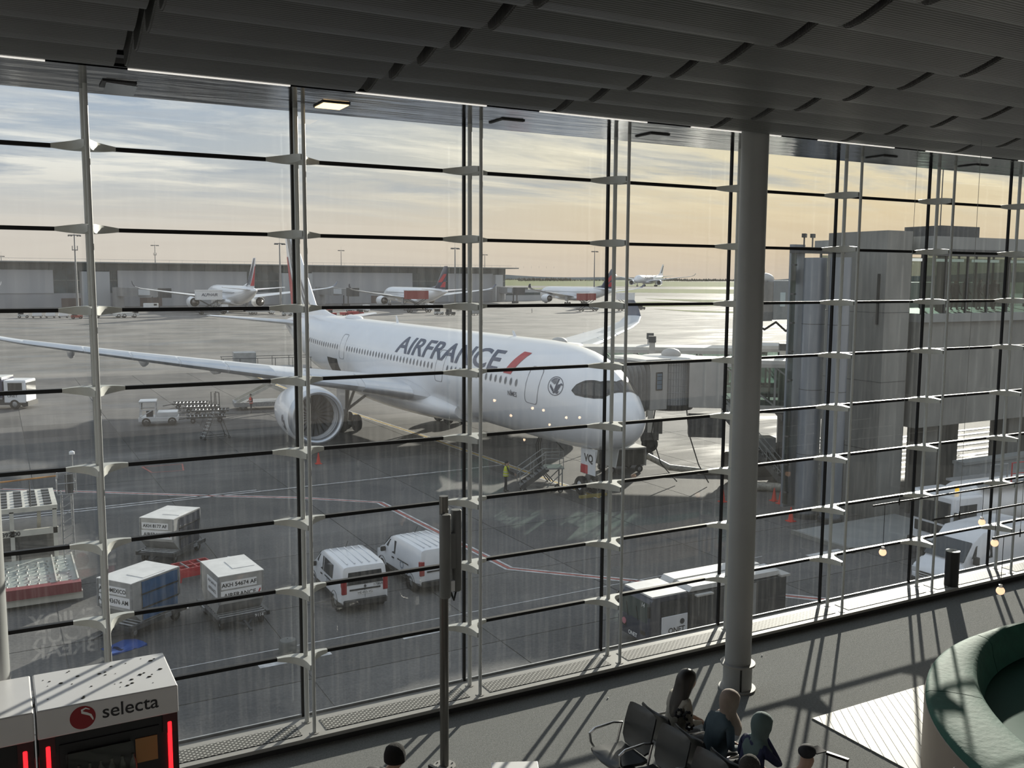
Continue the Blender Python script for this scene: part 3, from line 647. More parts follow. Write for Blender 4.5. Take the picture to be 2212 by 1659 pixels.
    # windows, doors, cockpit
    CW = mat('cabin_window_dark', (.10, .115, .14), .15); CWR = mat('cabin_window_rim', (.42, .45, .50), .4)
    doors = [6.4, 18.9, 39.2, 50.8]
    if detail:
        az = ang_of_z(20, 6.33)
        def oval(x, hw, hh, off):
            b = B(); vs = [surf(x, az, off)]+[surf(x+hw*math.cos(q)*(1 if abs(math.cos(q)) > 0 else 1), az+hh/3.03*math.sin(q), off) for q in [2*PI*j/16 for j in range(16)]]
            b.add(vs, [(0, j+1, (j+1) % 16+1) for j in range(16)]); return b
        mw = oval(20, .15, .25, .008).mesh('cabin_window'); mw.materials.append(CWR); mp2 = oval(20, .105, .195, .014).mesh('pane'); mp2.materials.append(CW)
        x = 8.1
        while x < 50:
            if all(abs(x-d) > .8 for d in doors):
                if 10 <= x <= 44: o = link('cabin_window', mw, t, (x-20, 0, 0)); link('pane', mp2, o)
                else: o = oval(x, .15, .25, .01).obj('cabin_window', CWR, t); oval(x, .105, .195, .018).obj('pane', CW, o)
            x += .635
        for d in doors[:3]:
            b = B()
            for s_ in (1, -1):
                loop = []
                for q in range(40):
                    a = 2*PI*q/40; cx, sy = math.cos(a), math.sin(a); ex_ = 6
                    px_ = .66*(abs(cx)**(2/ex_))*(1 if cx >= 0 else -1); py_ = 1.15*(abs(sy)**(2/ex_))*(1 if sy >= 0 else -1); loop.append((px_, py_))
                a0 = rad(15)
                vs = []
                for ssc in (1.0, .93): vs += [surf(d+px_*ssc, a0+py_*(ssc if ssc == 1 else .965)/3.03, .014) for px_, py_ in loop]
                if s_ == -1: vs = [Vector((p.x, -p.y, p.z)) for p in vs]
                b.add(vs, [(i, (i+1) % 40, (i+1) % 40+40, i+40) for i in range(40)])
            b.obj('door_outline', LINE, t)
        # starboard titles
        skin_text('AIRFRANCE', ALET, t, 27.3, rad(21), 16.5, 1.50, .018, 'title_lettering')
        b = B(); lo, hi = [], []
        for i in range(9): u = i/8; a_ = rad(20.5+u*31.5); lo.append((9.87-.96*u, a_)); hi.append((8.96-.91*u, a_))
        patch(b, lo, hi, 4, .02); b.obj('red_slash', ARED, t)
        skin_text('N\u00ceMES', ANAVY, t, 8.95, rad(-3.5), 1.05, .36, .01, 'name_lettering')
        # winged emblem in a ring behind the cockpit
        def emblem(center, sc_, parent, mapf):
            b = B()
            def strip(p0, p1): b.add([mapf(*q) for q in p0]+[mapf(*q) for q in p1], [(i, i+1, i+1+len(p0), i+len(p0)) for i in range(len(p0)-1)])
            ring = lambda r: [(r*math.cos(2*PI*i/40), r*math.sin(2*PI*i/40)) for i in range(41)]
            strip(ring(1.0), ring(.93))
            for r in (.82, .69, .56, .43, .30):           # wing feathers: nested arcs on the left
                arc_ = lambda q: [(q*math.cos(rad(a))+.02, q*math.sin(rad(a))+.02) for a in range(92, 172, 10)]
                strip(arc_(r), arc_(r-.075))
            strip([(.04, .86), (.02, .2), (-.02, -.45)], [(.22, .82), (.2, .2), (.2, -.4)])
            strip([(.26, .22), (.22, -.1), (.05, -.5), (-.1, -.78)], [(.62, .46), (.6, .02), (.45, -.45), (.05, -.8)])
            strip([(.5, .5), (.62, .3)], [(.78, .45), (.82, .3)])
            strip([(.45, -.5), (.2, -.72)], [(.66, -.35), (.5, -.72)])
            for a in range(5): strip([(-.72+.13*a, -.02-.09*a), (-.62+.13*a, -.34-.1*a)], [(-.60+.13*a, -.04-.09*a), (-.50+.13*a, -.36-.1*a)])
            return b.obj('winged_emblem', ANAVY, parent, sharp=80)
        ea = rad(23)
        emblem(None, 1, t, lambda u, v: surf(4.43-u*.58, ea+v*.205, .022))
        for s_ in (1,):
            nn = [o for o in t.children if o.name.startswith('nacelle')]
        def nacmap(u, v):
            a = rad(180-12)+v*.62/1.95; x = 22.6-u*.42; r = 1.995
            return Vector((x, ex+r*math.cos(PI-a)*1.0, 3.02+r*math.sin(PI-a)-.5+.0*v))
        emblem(None, 1, t, lambda u, v: Vector((22.75-u*.40, ex+2.03*math.cos(rad(-14)+v*.62/2.0), 3.02+2.03*math.sin(rad(-14)+v*.62/2.0))))
        def wlmap(u, v): return Vector((44.0-u*.35+v*.30, -32.2+.055, 9.3+v*.35))
        # cockpit mask and panes
        LOW = [(3.27, 6.30), (2.95, 6.08), (2.4, 6.0), (1.9, 5.97), (1.5, 5.99), (1.2, 9)]
        UPP = [(3.27, 6.36), (3.17, 6.64), (2.87, 6.87), (2.5, 6.90), (2.25, 6.84), (1.95, 9)]
        def curve(L_, n_, s_):
            out = []
            for i in range(n_+1):
                u = i/n_*(len(L_)-1); j = min(int(u), len(L_)-2); q = u-j
                def A_(p): return (p[0], PI/2 if p[1] > 8.9 else ang_of_z(p[0], p[1]))
                a0, a1 = A_(L_[j]), A_(L_[j+1]); x = a0[0]*(1-q)+a1[0]*q; a = a0[1]*(1-q)+a1[1]*q; out.append((x, a if s_ == 1 else PI-a))
            return out
        bmk, panes = B(), []
        for s_ in (1, -1):
            lo, hi = curve(LOW, 30, s_), curve(UPP, 30, s_); patch(bmk, lo, hi, 8, .012)
            for i0, i1 in ((3, 10), (11, 18), (19, 29)):
                bl = B(); l2 = [(a[0]*.86+c[0]*.14, a[1]*.86+c[1]*.14) for a, c in zip(lo[i0:i1+1], hi[i0:i1+1])]; h2 = [(a[0]*.16+c[0]*.84, a[1]*.16+c[1]*.84) for a, c in zip(lo[i0:i1+1], hi[i0:i1+1])]
                patch(bl, l2, h2, 6, .022); panes.append(bl)
        mk = bmk.obj('cockpit_mask', CKP, t)
        for bl in panes: bl.obj('cockpit_pane', DGLASS, mk)
        # nose-gear door sign
        sg = B().b2((2.7, .78, 1.45), (4.15, .82, 2.85)).obj('gear_door_sign', WHITE, ng); B().b2((3.45, .82, 1.45), (4.15, .826, 1.95)).obj('red_panel', ARED, sg)
        text('VQ', .62, INK, sg, (3.35, .83, 2.35), (-1, 0, 0), (0, 0, 1), bold=.02)
        # crown fittings
        B().loft([[Vector((x, w*math.cos(a), 8.68+h*math.sin(a))) for a in [PI*j/8 for j in range(9)]] for x, w, h in ((42, .05, .05), (43, .5, .28), (45, .55, .32), (46.4, .05, .05))], False, False).obj('antenna_fairing', AW, t)
        b = B().prism([(33.2, 8.7), (33.7, 8.7), (33.85, 9.3), (33.65, 9.3)], -.02, .02, 'y')
        b.prism([(13.2, 8.7), (13.6, 8.7), (13.75, 9.05), (13.55, 9.05)], -.02, .02, 'y').obj('blade_antenna', AW, t)
        for x0, x1 in ((40.5, 43.2),):
            b = B(); patch(b, [(x0, rad(-38)), (x1, rad(-38))], [(x0, rad(-8)), (x1, rad(-8))], 6, .012); b.obj('cargo_hold_opening', mat('hold_dark', (.03, .03, .03), .8), t)
        b = B(); a_ = ang_of_z(20, 8.0)
        b.loft([[Vector((xx, s2*(3.05+wd), z+zz)) for wd, zz in ((0, -.25), (.9, -.1), (.9, 0), (0, .25))] for xx, s2, z in ((19.0, 1, 4.1), (21.2, 1, 4.1))], True)
    else:
        for s_ in (1, -1):
            b = B(); az = ang_of_z(20, 6.33)
            for i in range(60):
                x = 8+i*.7
                b.add([Vector((p.x, s_*p.y, p.z)) for p in (surf(x-.12, az-.06, .02), surf(x+.12, az-.06, .02), surf(x+.12, az+.06, .02), surf(x-.12, az+.06, .02))], [(0, 1, 2, 3)])
            b.obj('cabin_window_row', CW, t)
        b = B()
        for s_ in (1, -1):
            a1, a2 = rad(33), rad(62); q = [surf(3.3, a1, .02), surf(1.7, a1, .02), surf(1.9, a2, .02), surf(3.0, a2, .02)]; b.add([Vector((p.x, s_*p.y, p.z)) for p in q], [(0, 1, 2, 3)])
        b.obj('cockpit_windows', CKP, t)
    return t
main_ac = airliner('large white airliner parked nose-in with slate AIRFRANCE titles and red slash', (29.9+4.66*math.sin(rad(.6)), 34.3-4.66, ZA), rad(90.6), 'af')
FARG = 'airliners parked at the far terminal'
af777 = airliner('white airliner with blue and red striped fin parked tail-out at the far terminal', (75.0, 372, ZA), rad(-90), 'af', 1.08, False, FARG)
dl1 = airliner('airliner with navy and red fin at far terminal behind the front aircraft crown', (152, 384, ZA), rad(-90), 'delta', .98, False, FARG)
dl2 = airliner('airliner with navy and red fin at far right beside the open taxiway', (244, 405, ZA), rad(-90), 'delta', .98, False, FARG)
lfp = airliner('white airliner cut by the left frame edge, wing and engine showing', (-32, 360, ZA), rad(-90), 'plain', 1.05, False, FARG)
fin_ = airliner('small distant white airliner with dark blue lettering taxiing on the airfield', (0, 0, ZA), rad(0), 'finn', .66, False)
pa, pb = G(1372, 619.3), G(1433, 618.3)
fin_.location = pa; fin_.rotation_euler = (0, 0, math.atan2(pb.y-pa.y, pb.x-pa.x)); fin_.scale = [(pb-pa).length/66.6]*3
_p = [o for o in fin_.children if o.name.startswith('fuselage')][0]
text('FINNAIR', 5.2, NAVY, fin_, (22, -3.2, 6.6), (1, 0, 0), (0, .0, 1), name='title_lettering', bold=.03)
# ================================================================== FAR TERMINAL
TA, TC = G(-120, 667.5), G(1092, 650.5)
tdir = Vector((TC.x-TA.x, TC.y-TA.y, 0)); TLEN = tdir.length; tdir.normalize(); tnor = Vector((-tdir.y, tdir.x, 0))
TRZ = math.atan2(tdir.y, tdir.x)
def TS(x):
    """distance along the terminal front seen at image column x"""
    d = fw+rt*((x-1106)/FPX)-up*((610-829.5)/FPX); n = tnor; k = (TA-EYE).dot(n)/d.dot(n); return (EYE+d*k-TA).dot(tdir)
term = thing('terminal_building', 'long grey far terminal with corrugated panels, glazed bays and flat roof', 'building', TA, TRZ)
CORR = mat('corrugated_cladding', (.42, .425, .44), .6, var=.08, vs=.05, bump=.6, bs=2.2, stretch=(3, .02, .02))
TGL = mat('terminal_glazing', (.05, .075, .085), .12, spec=.6, var=.35, vs=.35); TROOF = mat('terminal_roof_edge', (.16, .17, .165), .5); TWALL = mat('terminal_base_wall', (.33, .335, .35), .7, var=.1, vs=.1); TTOW = mat('terminal_stair_tower', (.44, .45, .46), .6)
HT = 18.0; S1 = TS(1092)
B().b2((-30, -5, HT-.55), (TS(1108), 45, HT)).obj('roof', TROOF, term)
B().b2((-30, -5.2, HT-.2), (TS(1108), -5, HT+.05)).obj('roof_edge', mat('roof_edge_light', (.45, .46, .44), .5), term)
B().b2((-30, .4, 0), (S1, 40, HT-.5)).obj('core', mat('terminal_core', (.10, .11, .115), .8), term)
B().b2((-30, -.6, 0), (S1, .5, 5.6)).obj('base_wall', TWALL, term)
rg = B().b2((-30, .1, 14.6), (S1, .5, HT-.5)).obj('ribbon_glazing', TGL, term)
mb = B().b2((-.12, -.05, 14.6), (.12, .12, HT-.5)).mesh('ribbon_mullion'); mb.materials.append(TROOF)
s_ = -26
while s_ < S1-1: link('ribbon_mullion', mb, rg, (s_, 0, 0)); s_ += 5.2
for x0, x1 in ((-90, 114), (253, 532), (672, 889), (966, 1062)): B().b2((TS(x0), -.9, 5.6), (TS(x1), .2, 14.7)).obj('cladding_panel', CORR, term)
for x0, x1 in ((114, 172), (236, 253), (532, 604), (889, 966), (1062, 1090)):
    gl = B().b2((TS(x0), -.2, 5.6), (TS(x1), .3, 14.7)).obj('glazed_bay', TGL, term)
    n_ = max(2, int((TS(x1)-TS(x0))/4)); B().b2((TS(x0), -.35, 10.4), (TS(x1), -.15, 10.9)).obj('floor_band', TROOF, gl)
    for i in range(n_+1): s_ = TS(x0)+(TS(x1)-TS(x0))*i/n_; B().b2((s_-.1, -.35, 5.6), (s_+.1, -.15, 14.7)).obj('bay_mullion', TROOF, gl)
for x0, x1 in ((172, 232), (602, 668), (1062, 1078)): B().b2((TS(x0), -3.4, 0), (TS(x1), .3, 14.2)).obj('stair_tower', TTOW, term)
for x in (130, 300, 800): B().b2((TS(x), -.75, .0), (TS(x)+9, -.55, 3.6)).obj('service_door', mat('service_door', (.13, .10, .09), .6), term)
rl = B()
rl.tube([(-30, -4, HT+1.1), (TS(1095), -4, HT+1.1)], .05, 5)
for i in range(60): rl.cyl((-28+i*5.5, -4, HT), (-28+i*5.5, -4, HT+1.1), .04, 5)
rl.obj('roof_railing', GALV, term)
# low annex right of the terminal
an = thing('low_annex', 'low flat annex building at the right end of the far terminal', 'building', TA, TRZ)
B().b2((TS(1093), 2, 0), (TS(1180), 22, 6.3)).obj('body', TTOW, an); B().b2((TS(1093), 1.8, 6.3), (TS(1145), 22, 7.4)).obj('roof_plant', TROOF, an); B().b2((TS(1095), 1.9, 3.2), (TS(1178), 2.02, 4.6)).obj('window_band', TGL, an)
# far jet bridges
JB = mat('jetbridge_grey', (.30, .30, .30), .5, var=.08, vs=.5)
for i, (ps, pe, lb) in enumerate(((TS(240), (56.5, 366), 'grey far jet bridge reaching the striped-fin airliner'), (TS(672), (134, 376), 'grey far jet bridge reaching the first navy-fin airliner'), (TS(1060), (226, 396), 'grey far jet bridge at the right end of the terminal'))):
    S_ = TA+tdir*ps-tnor*9; t = thing('far_jet_bridge', lb, 'jet bridge', (S_.x, S_.y, ZA), group='jet bridges at the far terminal')
    e = Vector((pe[0]-S_.x, pe[1]-S_.y, 0)); m1, m2 = e*.48, e*.52
    B().bar((0, 0, 6.2), (m2.x, m2.y, 6.2), 3.0, 3.4).obj('tunnel', JB, t); B().bar((m1.x, m1.y, 6.2), (e.x, e.y, 6.2), 2.6, 2.9).obj('tunnel', JB, t)
    B().box((e.x, e.y, 6.2), (4.2, 4.6, 3.6)).obj('cab', DKGREY, t); B().cyl((0, 0, 0), (0, 0, 8), 2.2, 14).obj('rotunda', JB, t)
    B().bar((e.x*.8-1, e.y*.8, 0), (e.x*.8-1, e.y*.8, 7), .4).bar((e.x*.8+1, e.y*.8, 0), (e.x*.8+1, e.y*.8, 7), .4).bar((e.x*.8-1.6, e.y*.8, .6), (e.x*.8+1.6, e.y*.8, .6), 1.1).obj('drive_column', DKGREY, t)
    sg = B().bar((m1.x*1.1, m1.y*1.1, 6.3), (m1.x*1.6, m1.y*1.6, 6.3), 3.08, 2.2).obj('banner', mat('banner_white', (.62, .64, .66), .5), t)
# light masts
MASTM = mat('mast_steel', (.20, .205, .21), .5, .4)
for i, (x, yt, yb, lb) in enumerate(((7, 553, 637, 'short lighting mast at the far left edge'), (168, 508, 674, 'tallest lighting mast with four lamp arms at left'), (338, 530, 637, 'lighting mast above the corrugated panel left of the striped fin'), (607, 526, 674, 'lighting mast beside the front airliner fin'), (738, 541, 634, 'lighting mast above the terminal right of the main fin'), (983, 536, 664, 'lighting mast beside the first navy fin'), (1047, 550, 634, 'thin lighting mast near the terminal end'), (1283, 543, 648, 'lone lighting mast beside the second navy fin'))):
    p = G(x, yb); d = (p-EYE).dot(fw); h = (yb-yt)/FPX*d
    t = thing('lighting_mast', lb, 'light mast', p, group='apron lighting masts')
    B().tube([(0, 0, 0), (0, 0, h)], [.42, .2], 8).obj('pole', MASTM, t); w = h*.075
    B().box((0, 0, h-.3), (2*w, .5, .35)).obj('lamp_arm', MASTM, t)
    for q in (-.9, -.5, .5, .9): B().box((q*w, -.3, h-.55), (w*.28, .9, .35)).obj('floodlight', DKGREY, t)
    B().cyl((0, 0, h), (0, 0, h+2.6), .05, 5).obj('lightning_rod', MASTM, t)
    if i in (1, 2):
        B().box((0, 0, h*.80), (1.7, 1.7, .25)).box((0.8, 0, h*.8+.6), (.25, .3, 1.6)).box((-.8, 0, h*.8+.6), (.25, .3, 1.6)).obj('antenna_platform', MASTM, t)
# ================================================================== NEAR CONCRETE PIER (right)
CONC = mat('fairfaced_concrete', (.235, .235, .22), .8, var=.22, vs=.7, bump=.15, bs=9, stretch=(1, 1, .35)); CONL = mat('pale_concrete', (.27, .28, .275), .7, var=.1, vs=.8)
tw = thing('concrete_tower', 'fair-faced concrete tower block at the pier, right of the column', 'building', (40.0, 22.3, ZA))
B().b2((0, 0, 0), (1.9, 3.9, 15.0)).obj('shaft', CONC, tw)
B().b2((-.05, .35, 10.2), (0, .5, 12.8)).obj('slot', BLACK, tw); B().b2((-.02, 2.2, 0), (.01, 3.4, 3.9)).obj('service_door', DKGREY, tw)
for z in (3.6, 7.2, 10.8): B().b2((-.012, -.012, z), (1.9, 3.9, z+.03)).obj('shutter_joint', DKGREY, tw)
B().b2((1.9, .6, 0), (2.3, 3.2, 14.2)).obj('side_slot', mat('slot_dark_metal', (.06, .065, .065), .5), tw)  # solid strip in a plain dark colour
CYLM = mat('grey_blue_cladding', (.24, .265, .30), .35, .35, var=.05, vs=1.5)
for i, (x, y, r, h, lb) in enumerate(((37.15, 24.35, .58, 13.6, 'left one of two grey-blue metal drum columns by the pier'), (37.5, 23.0, .52, 13.6, 'right one of two grey-blue metal drum columns by the pier'))):
    t = thing('drum_column', lb, 'column', (x, y, ZA)); B().lathe([(r, 0), (r, h)], 32).obj('drum', CYLM, t); B().lathe([(r+.1, 0), (r+.1, .25), (r, .3)], 32).obj('base_ring', DKGREY, t)
    for z in (3.4, 6.8, 10.2): B().lathe([(r+.005, z), (r+.005, z+.03)], 32).obj('cladding_joint', DKGREY, t)
fs = thing('glass_fin_screen', 'tall narrow glass fin screen with cameras beside the drum columns', 'screen', (36.45, 25.0, ZA))
GLP = glassmat('pier_glass', (.52, .58, .56), 1.0)
B().b2((-.02, 0, .6), (.02, .35, 14.0)).obj('glass_fin', GLP, fs); B().b2((.0, .3, .4), (.9, .5, 14.3)).obj('backing_panel', CYLM, fs); B().b2((-.1, -.3, 13.85), (3.2, .4, 14.15)).obj('cap', DKGREY, fs)
for i in range(9): B().b2((-.06, .05, 1.2+i*1.5), (.12, .3, 1.28+i*1.5)).obj('bracket', DKGREY, fs)
for q in (.5, 1.1): B().box((q, 0, 14.75), (.42, .2, .2), rz=.6).cyl((q, 0, 14.1), (q, 0, 14.7), .04, 6).obj('camera', DKGREY, fs)
pier = thing('pier_walkway', 'raised glazed pier walkway on pillars with concrete band, far right', 'building', (42.4, 22.0, ZA))
LP = 60
B().b2((0, 0, 4.7), (LP, 7, 10.3)).obj('concrete_band', CONC, pier); B().b2((0, -.25, 10.3), (LP, 7.2, 10.75)).obj('floor_slab', CONL, pier)
B().b2((0, -.5, 14.1), (LP, 7.5, 14.75)).obj('roof', CONL, pier); B().b2((0, -.55, 13.75), (LP, -.3, 14.1)).obj('roof_fascia', DKGREY, pier)
gp_ = B().b2((-.85, -.012, 10.75), (.85, .012, 13.9)).mesh('glass_panel'); gp_.materials.append(GLP)
pmu = B().b2((-.04, -.06, 10.7), (.04, .06, 14.1)).mesh('post'); pmu.materials.append(DKGREY)
for i in range(34):
    for y in (.0, 7.0): link('glass_panel', gp_, pier, (.9+i*1.76, y, 0))
    link('post', pmu, pier, (.02+i*1.76, 0, 0)); link('post', pmu, pier, (.02+i*1.76, 7, 0))
for x in (2.2, 9.5, 17, 25, 33): B().b2((x, 1, 0), (x+1.0, 2.2, 4.7)).obj('pillar', CONC, pier); B().b2((x, 5, 0), (x+1.0, 6.2, 4.7)).obj('pillar', CONC, pier)
B().cyl((6, 3.4, 10.7), (6, 3.4, 14.2), .3, 16).obj('inner_column', CONC, pier)
for i in range(9): B().b2((1.5+i*3.2, 2.6, 13.55), (3.6+i*3.2, 2.9, 13.7)).obj('ceiling_lamp', mat('pier_lamp', (.9, .92, .9), .5, emit=.7), pier)
B().b2((5.2, 3, 14.75), (8.6, 5.5, 15.6)).obj('roof_plant', DKGREY, pier); B().cyl((6.4, 4, 15.6), (6.4, 4, 22), .03, 6).obj('whip_aerial', DKGREY, pier)
b = B()
for i in range(10): b.b2((14+i*.45, .06, 10.8+i*.3), (14.25+i*.45, .1, 11.2+i*.3))
b.obj('tail_print', ARED, pier)
lw = thing('parapet_wall', 'low grey parapet wall along the pier road behind the white truck', 'wall', (43.0, 19.5, ZA)); B().b2((0, 0, 0), (50, .5, 3.1)).obj('panel', mat('parapet_grey', (.27, .285, .29), .7, var=.08), lw); B().b2((0, -.1, 3.1), (50, .6, 3.25)).obj('coping', CONL, lw)
kb = thing('kerb_island', 'raised kerbed concrete island in front of the drum columns', 'kerb', (34.2, 18.6, ZA)); B().b2((0, 0, 0), (7.2, 3.6, .16)).obj('paving', CONL, kb); B().b2((-.2, -.2, 0), (7.2, 0, .2)).b2((-.2, -.2, 0), (0, 3.6, .2)).obj('kerb_stone', CONC, kb)
# ================================================================== NEAR JET BRIDGES
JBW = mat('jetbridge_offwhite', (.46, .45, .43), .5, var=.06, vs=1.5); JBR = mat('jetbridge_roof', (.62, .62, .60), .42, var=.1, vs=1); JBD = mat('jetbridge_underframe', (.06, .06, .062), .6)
BEL = mat('bellows_canvas', (.17, .172, .17), .8, var=.12, vs=3); SLT = mat('slatted_shutter', (.26, .275, .29), .45, .4, var=.06, vs=4)
BGL = glassmat('bridge_glass', (.70, .76, .74), .9)
def jet_bridge(label, cab, face, tdir_, L_, floor=4.75, bogie=7.5, near=True):
    """cab = world xy of drum centre; face = heading of cab toward the aircraft; tdir_ = tunnel heading"""
    t = thing('jet_bridge', label, 'jet bridge', (cab[0], cab[1], ZA), math.atan2(tdir_[1], tdir_[0]))
    rl = math.atan2(face[1], face[0])-math.atan2(tdir_[1], tdir_[0]); Rm = Matrix.Rotation(rl, 4, 'Z'); f0, f1 = floor, floor+2.75
    # drum of vertical slats
    dr = B().lathe([(1.62, f0), (1.62, f1)], 40).obj('cab_drum', SLT, t)
    sb = B()
    for i in range(64): a = 2*PI*i/64; sb.box((1.63*math.cos(a), 1.63*math.sin(a), (f0+f1)/2), (.03, .06, 2.7), rz=a)
    for z in range(6): sb.lathe([(1.64, f0+.35+z*.42), (1.66, f0+.37+z*.42), (1.64, f0+.39+z*.42)], 40)
    sb.obj('drum_slats', mat('slat_edge', (.36, .38, .40), .4, .5), dr)
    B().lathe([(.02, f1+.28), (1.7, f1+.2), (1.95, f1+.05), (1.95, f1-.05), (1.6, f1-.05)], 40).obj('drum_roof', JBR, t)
    B().lathe([(.02, f0-.35), (1.5, f0-.35), (1.75, f0), (1.6, f0+.02)], 32).obj('drum_floor', JBD, t)
    # cab head toward the aircraft (local -> along +x of Rm)
    cabm = Rm
    c_ = B(cabm).b2((1.45, -1.75, f0-.15), (2.75, 1.75, f1+.1)).obj('cab_housing', JBW, t, bevel=.04)
    for s_ in (1, -1):
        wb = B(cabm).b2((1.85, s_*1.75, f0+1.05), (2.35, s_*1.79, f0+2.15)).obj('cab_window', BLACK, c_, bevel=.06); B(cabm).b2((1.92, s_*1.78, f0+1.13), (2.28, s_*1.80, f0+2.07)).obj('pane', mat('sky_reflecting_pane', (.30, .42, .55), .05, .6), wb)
        for z in (.28, .52, .76): B(cabm).b2((1.92, s_*1.795, f0+1.13+z), (2.28, s_*1.81, f0+1.16+z)).obj('window_bar', BLACK, wb)
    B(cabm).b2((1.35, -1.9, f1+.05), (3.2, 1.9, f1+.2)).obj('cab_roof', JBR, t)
    rgs = []
    for i in range(13):
        u = i/12; x = 2.7+u*1.75; k = 1.0 if i % 2 else .93
        rgs.append([cabm @ Vector((x, 1.85*k*math.copysign(abs(math.cos(a))**.45, math.cos(a)), (f0+f1)/2-.1-.25*u+1.62*k*math.copysign(abs(math.sin(a))**.45, math.sin(a)))) for a in [2*PI*j/28 for j in range(28)]])
    B().loft(rgs, False).obj('bellows', BEL, t, sharp=20)
    B(cabm).ball((.1, .3, f1+.32), (.62, .62, .38), 16, 8).obj('roof_dome', JBW, t)
    # tunnel: solid collar, then glazed truss
    B().b2((1.2, -1.55, f0-.1), (3.3, 1.55, f1+.1)).obj('collar', JBW, t, bevel=.03)
    for (x0, x1, hw, dz) in ((3.3, L_*.55, 1.35, 0), (L_*.52, L_, 1.6, .22)):
        tn = B().b2((x0, -hw, f0-.35-dz), (x1, hw, f0-.02)).obj('tunnel_floor', JBD, t)
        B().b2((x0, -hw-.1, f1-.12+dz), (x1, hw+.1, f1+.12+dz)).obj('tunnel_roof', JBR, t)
        B().b2((x0, -hw-.12, f1-.32+dz), (x1, -hw, f1-.10+dz)).b2((x0, hw, f1-.32+dz), (x1, hw+.12, f1-.10+dz)).b2((x0, -hw-.06, f0-.3), (x1, -hw, f0+.12)).b2((x0, hw, f0-.3), (x1, hw+.06, f0+.12)).obj('side_beam', JBW, t)
        for s_ in (1, -1):
            n_ = max(2, int((x1-x0)/2.1)); dx = (x1-x0)/n_; y = s_*hw
            for i in range(n_):
                B().b2((x0+i*dx+.06, y-.01, f0+.12), (x0+(i+1)*dx-.06, y+.01, f1-.3+dz)).obj('tunnel_pane', BGL, t)
                B().bar((x0+i*dx, y*.985, f1-.3+dz), (x0+(i+1)*dx, y*.985, f0+.1), .09).obj('diagonal_brace', STEEL, t)
            for i in range(n_+1): B().b2((x0+i*dx-.06, y-.05, f0), (x0+i*dx+.06, y+.05, f1-.1+dz)).obj('truss_post', STEEL, t)
    # lift columns and drive bogie
    for s_ in (1, -1): B().b2((bogie-.2, s_*2.0-.2, 1.2), (bogie+.2, s_*2.0+.2, f1+.85)).obj('lift_column', JBW, t); B().b2((bogie-.26, s_*2.0-.26, f1+.5), (bogie+.26, s_*2.0+.26, f1+.95)).obj('column_cap', DKGREY, t)
    B().b2((bogie-.5, -2.3, f0-.7), (bogie+.5, 2.3, f0-.35)).b2((bogie-.6, -2.2, 1.0), (bogie+.6, 2.2, 1.55)).obj('bogie_frame', DKGREY, t)
    B().b2((bogie-.7, -1.1, 1.3), (bogie+.9, .6, 2.3)).obj('drive_box', JBD, t)
    for s_ in (1, -1): bt, bh = B(Matrix.Translation((bogie, s_*1.3, 0)) @ Matrix.Rotation(rad(25), 4, 'Z')), B(Matrix.Translation((bogie, s_*1.3, 0)) @ Matrix.Rotation(rad(25), 4, 'Z')); wheel(bt, bh, (0, 0, .58), .58, .6); w_ = bt.obj('tyre', RUBBER, t); bh.obj('wheel_hub', DKGREY, w_)
    B().b2((1.2, -2.6, f0-1.75), (3.2, -1.2, f0-.5)).obj('machinery_box', DKGREY, t)
    for sx_ in (.0, 1.9): B().tube([(-.8+sx_, -1.3, f0-.2), (-1+sx_*1.2, -1.6, 3), (-.4+sx_*1.2, -2.0, 1.2), (.6+sx_, -2.2, .15)], .04, 6).obj('hanging_cable', RUBBER, t)
    # service stairs
    if near:
        s0, s1 = Vector((3.3, -1.75, f0-.25)), Vector((7.2, -3.2, .1)); d = s1-s0; st = B()
        sd = Vector((-d.y, d.x, 0)).normalized()*.42
        st_l = B().bar(s0+sd, s1+sd, .06, .3).bar(s0-sd, s1-sd, .06, .3).obj('stair_stringer', DKGREY, t)
        tm = B().box((0, 0, 0), (.26, .8, .04), rz=math.atan2(d.y, d.x)).mesh('stair_tread'); tm.materials.append(GALV)
        for i in range(17): link('stair_tread', tm, t, s0+d*((i+.5)/17))
        hr = B()
        for sg in (1, -1):
            for hh in (.55, 1.0): hr.tube([s0+sd*sg+Vector((0, 0, hh)), s1+sd*sg+Vector((0, 0, hh))], .025, 6)
            for i in range(7): p = s0+d*(i/6)+sd*sg; hr.cyl(p, p+Vector((0, 0, 1.0)), .02, 6)
            for i in range(6): p, q = s0+d*(i/6)+sd*sg, s0+d*((i+1)/6)+sd*sg; hr.cyl(p+Vector((0, 0, 1.0)), q+Vector((0, 0, .1)), .012, 5)
        hr.obj('stair_handrail', STEEL, t)
    return t
jet_bridge('near jet bridge docked at the front door, slatted drum cab and service stairs', (37.0, 36.0), (-1, 0), (.80, -.60), 17, bogie=7.2)
jet_bridge('second jet bridge behind the nose docked at the rear door', (36.4, 48.4), (-1, 0), (.82, -.57), 27, bogie=6.8, near=False)
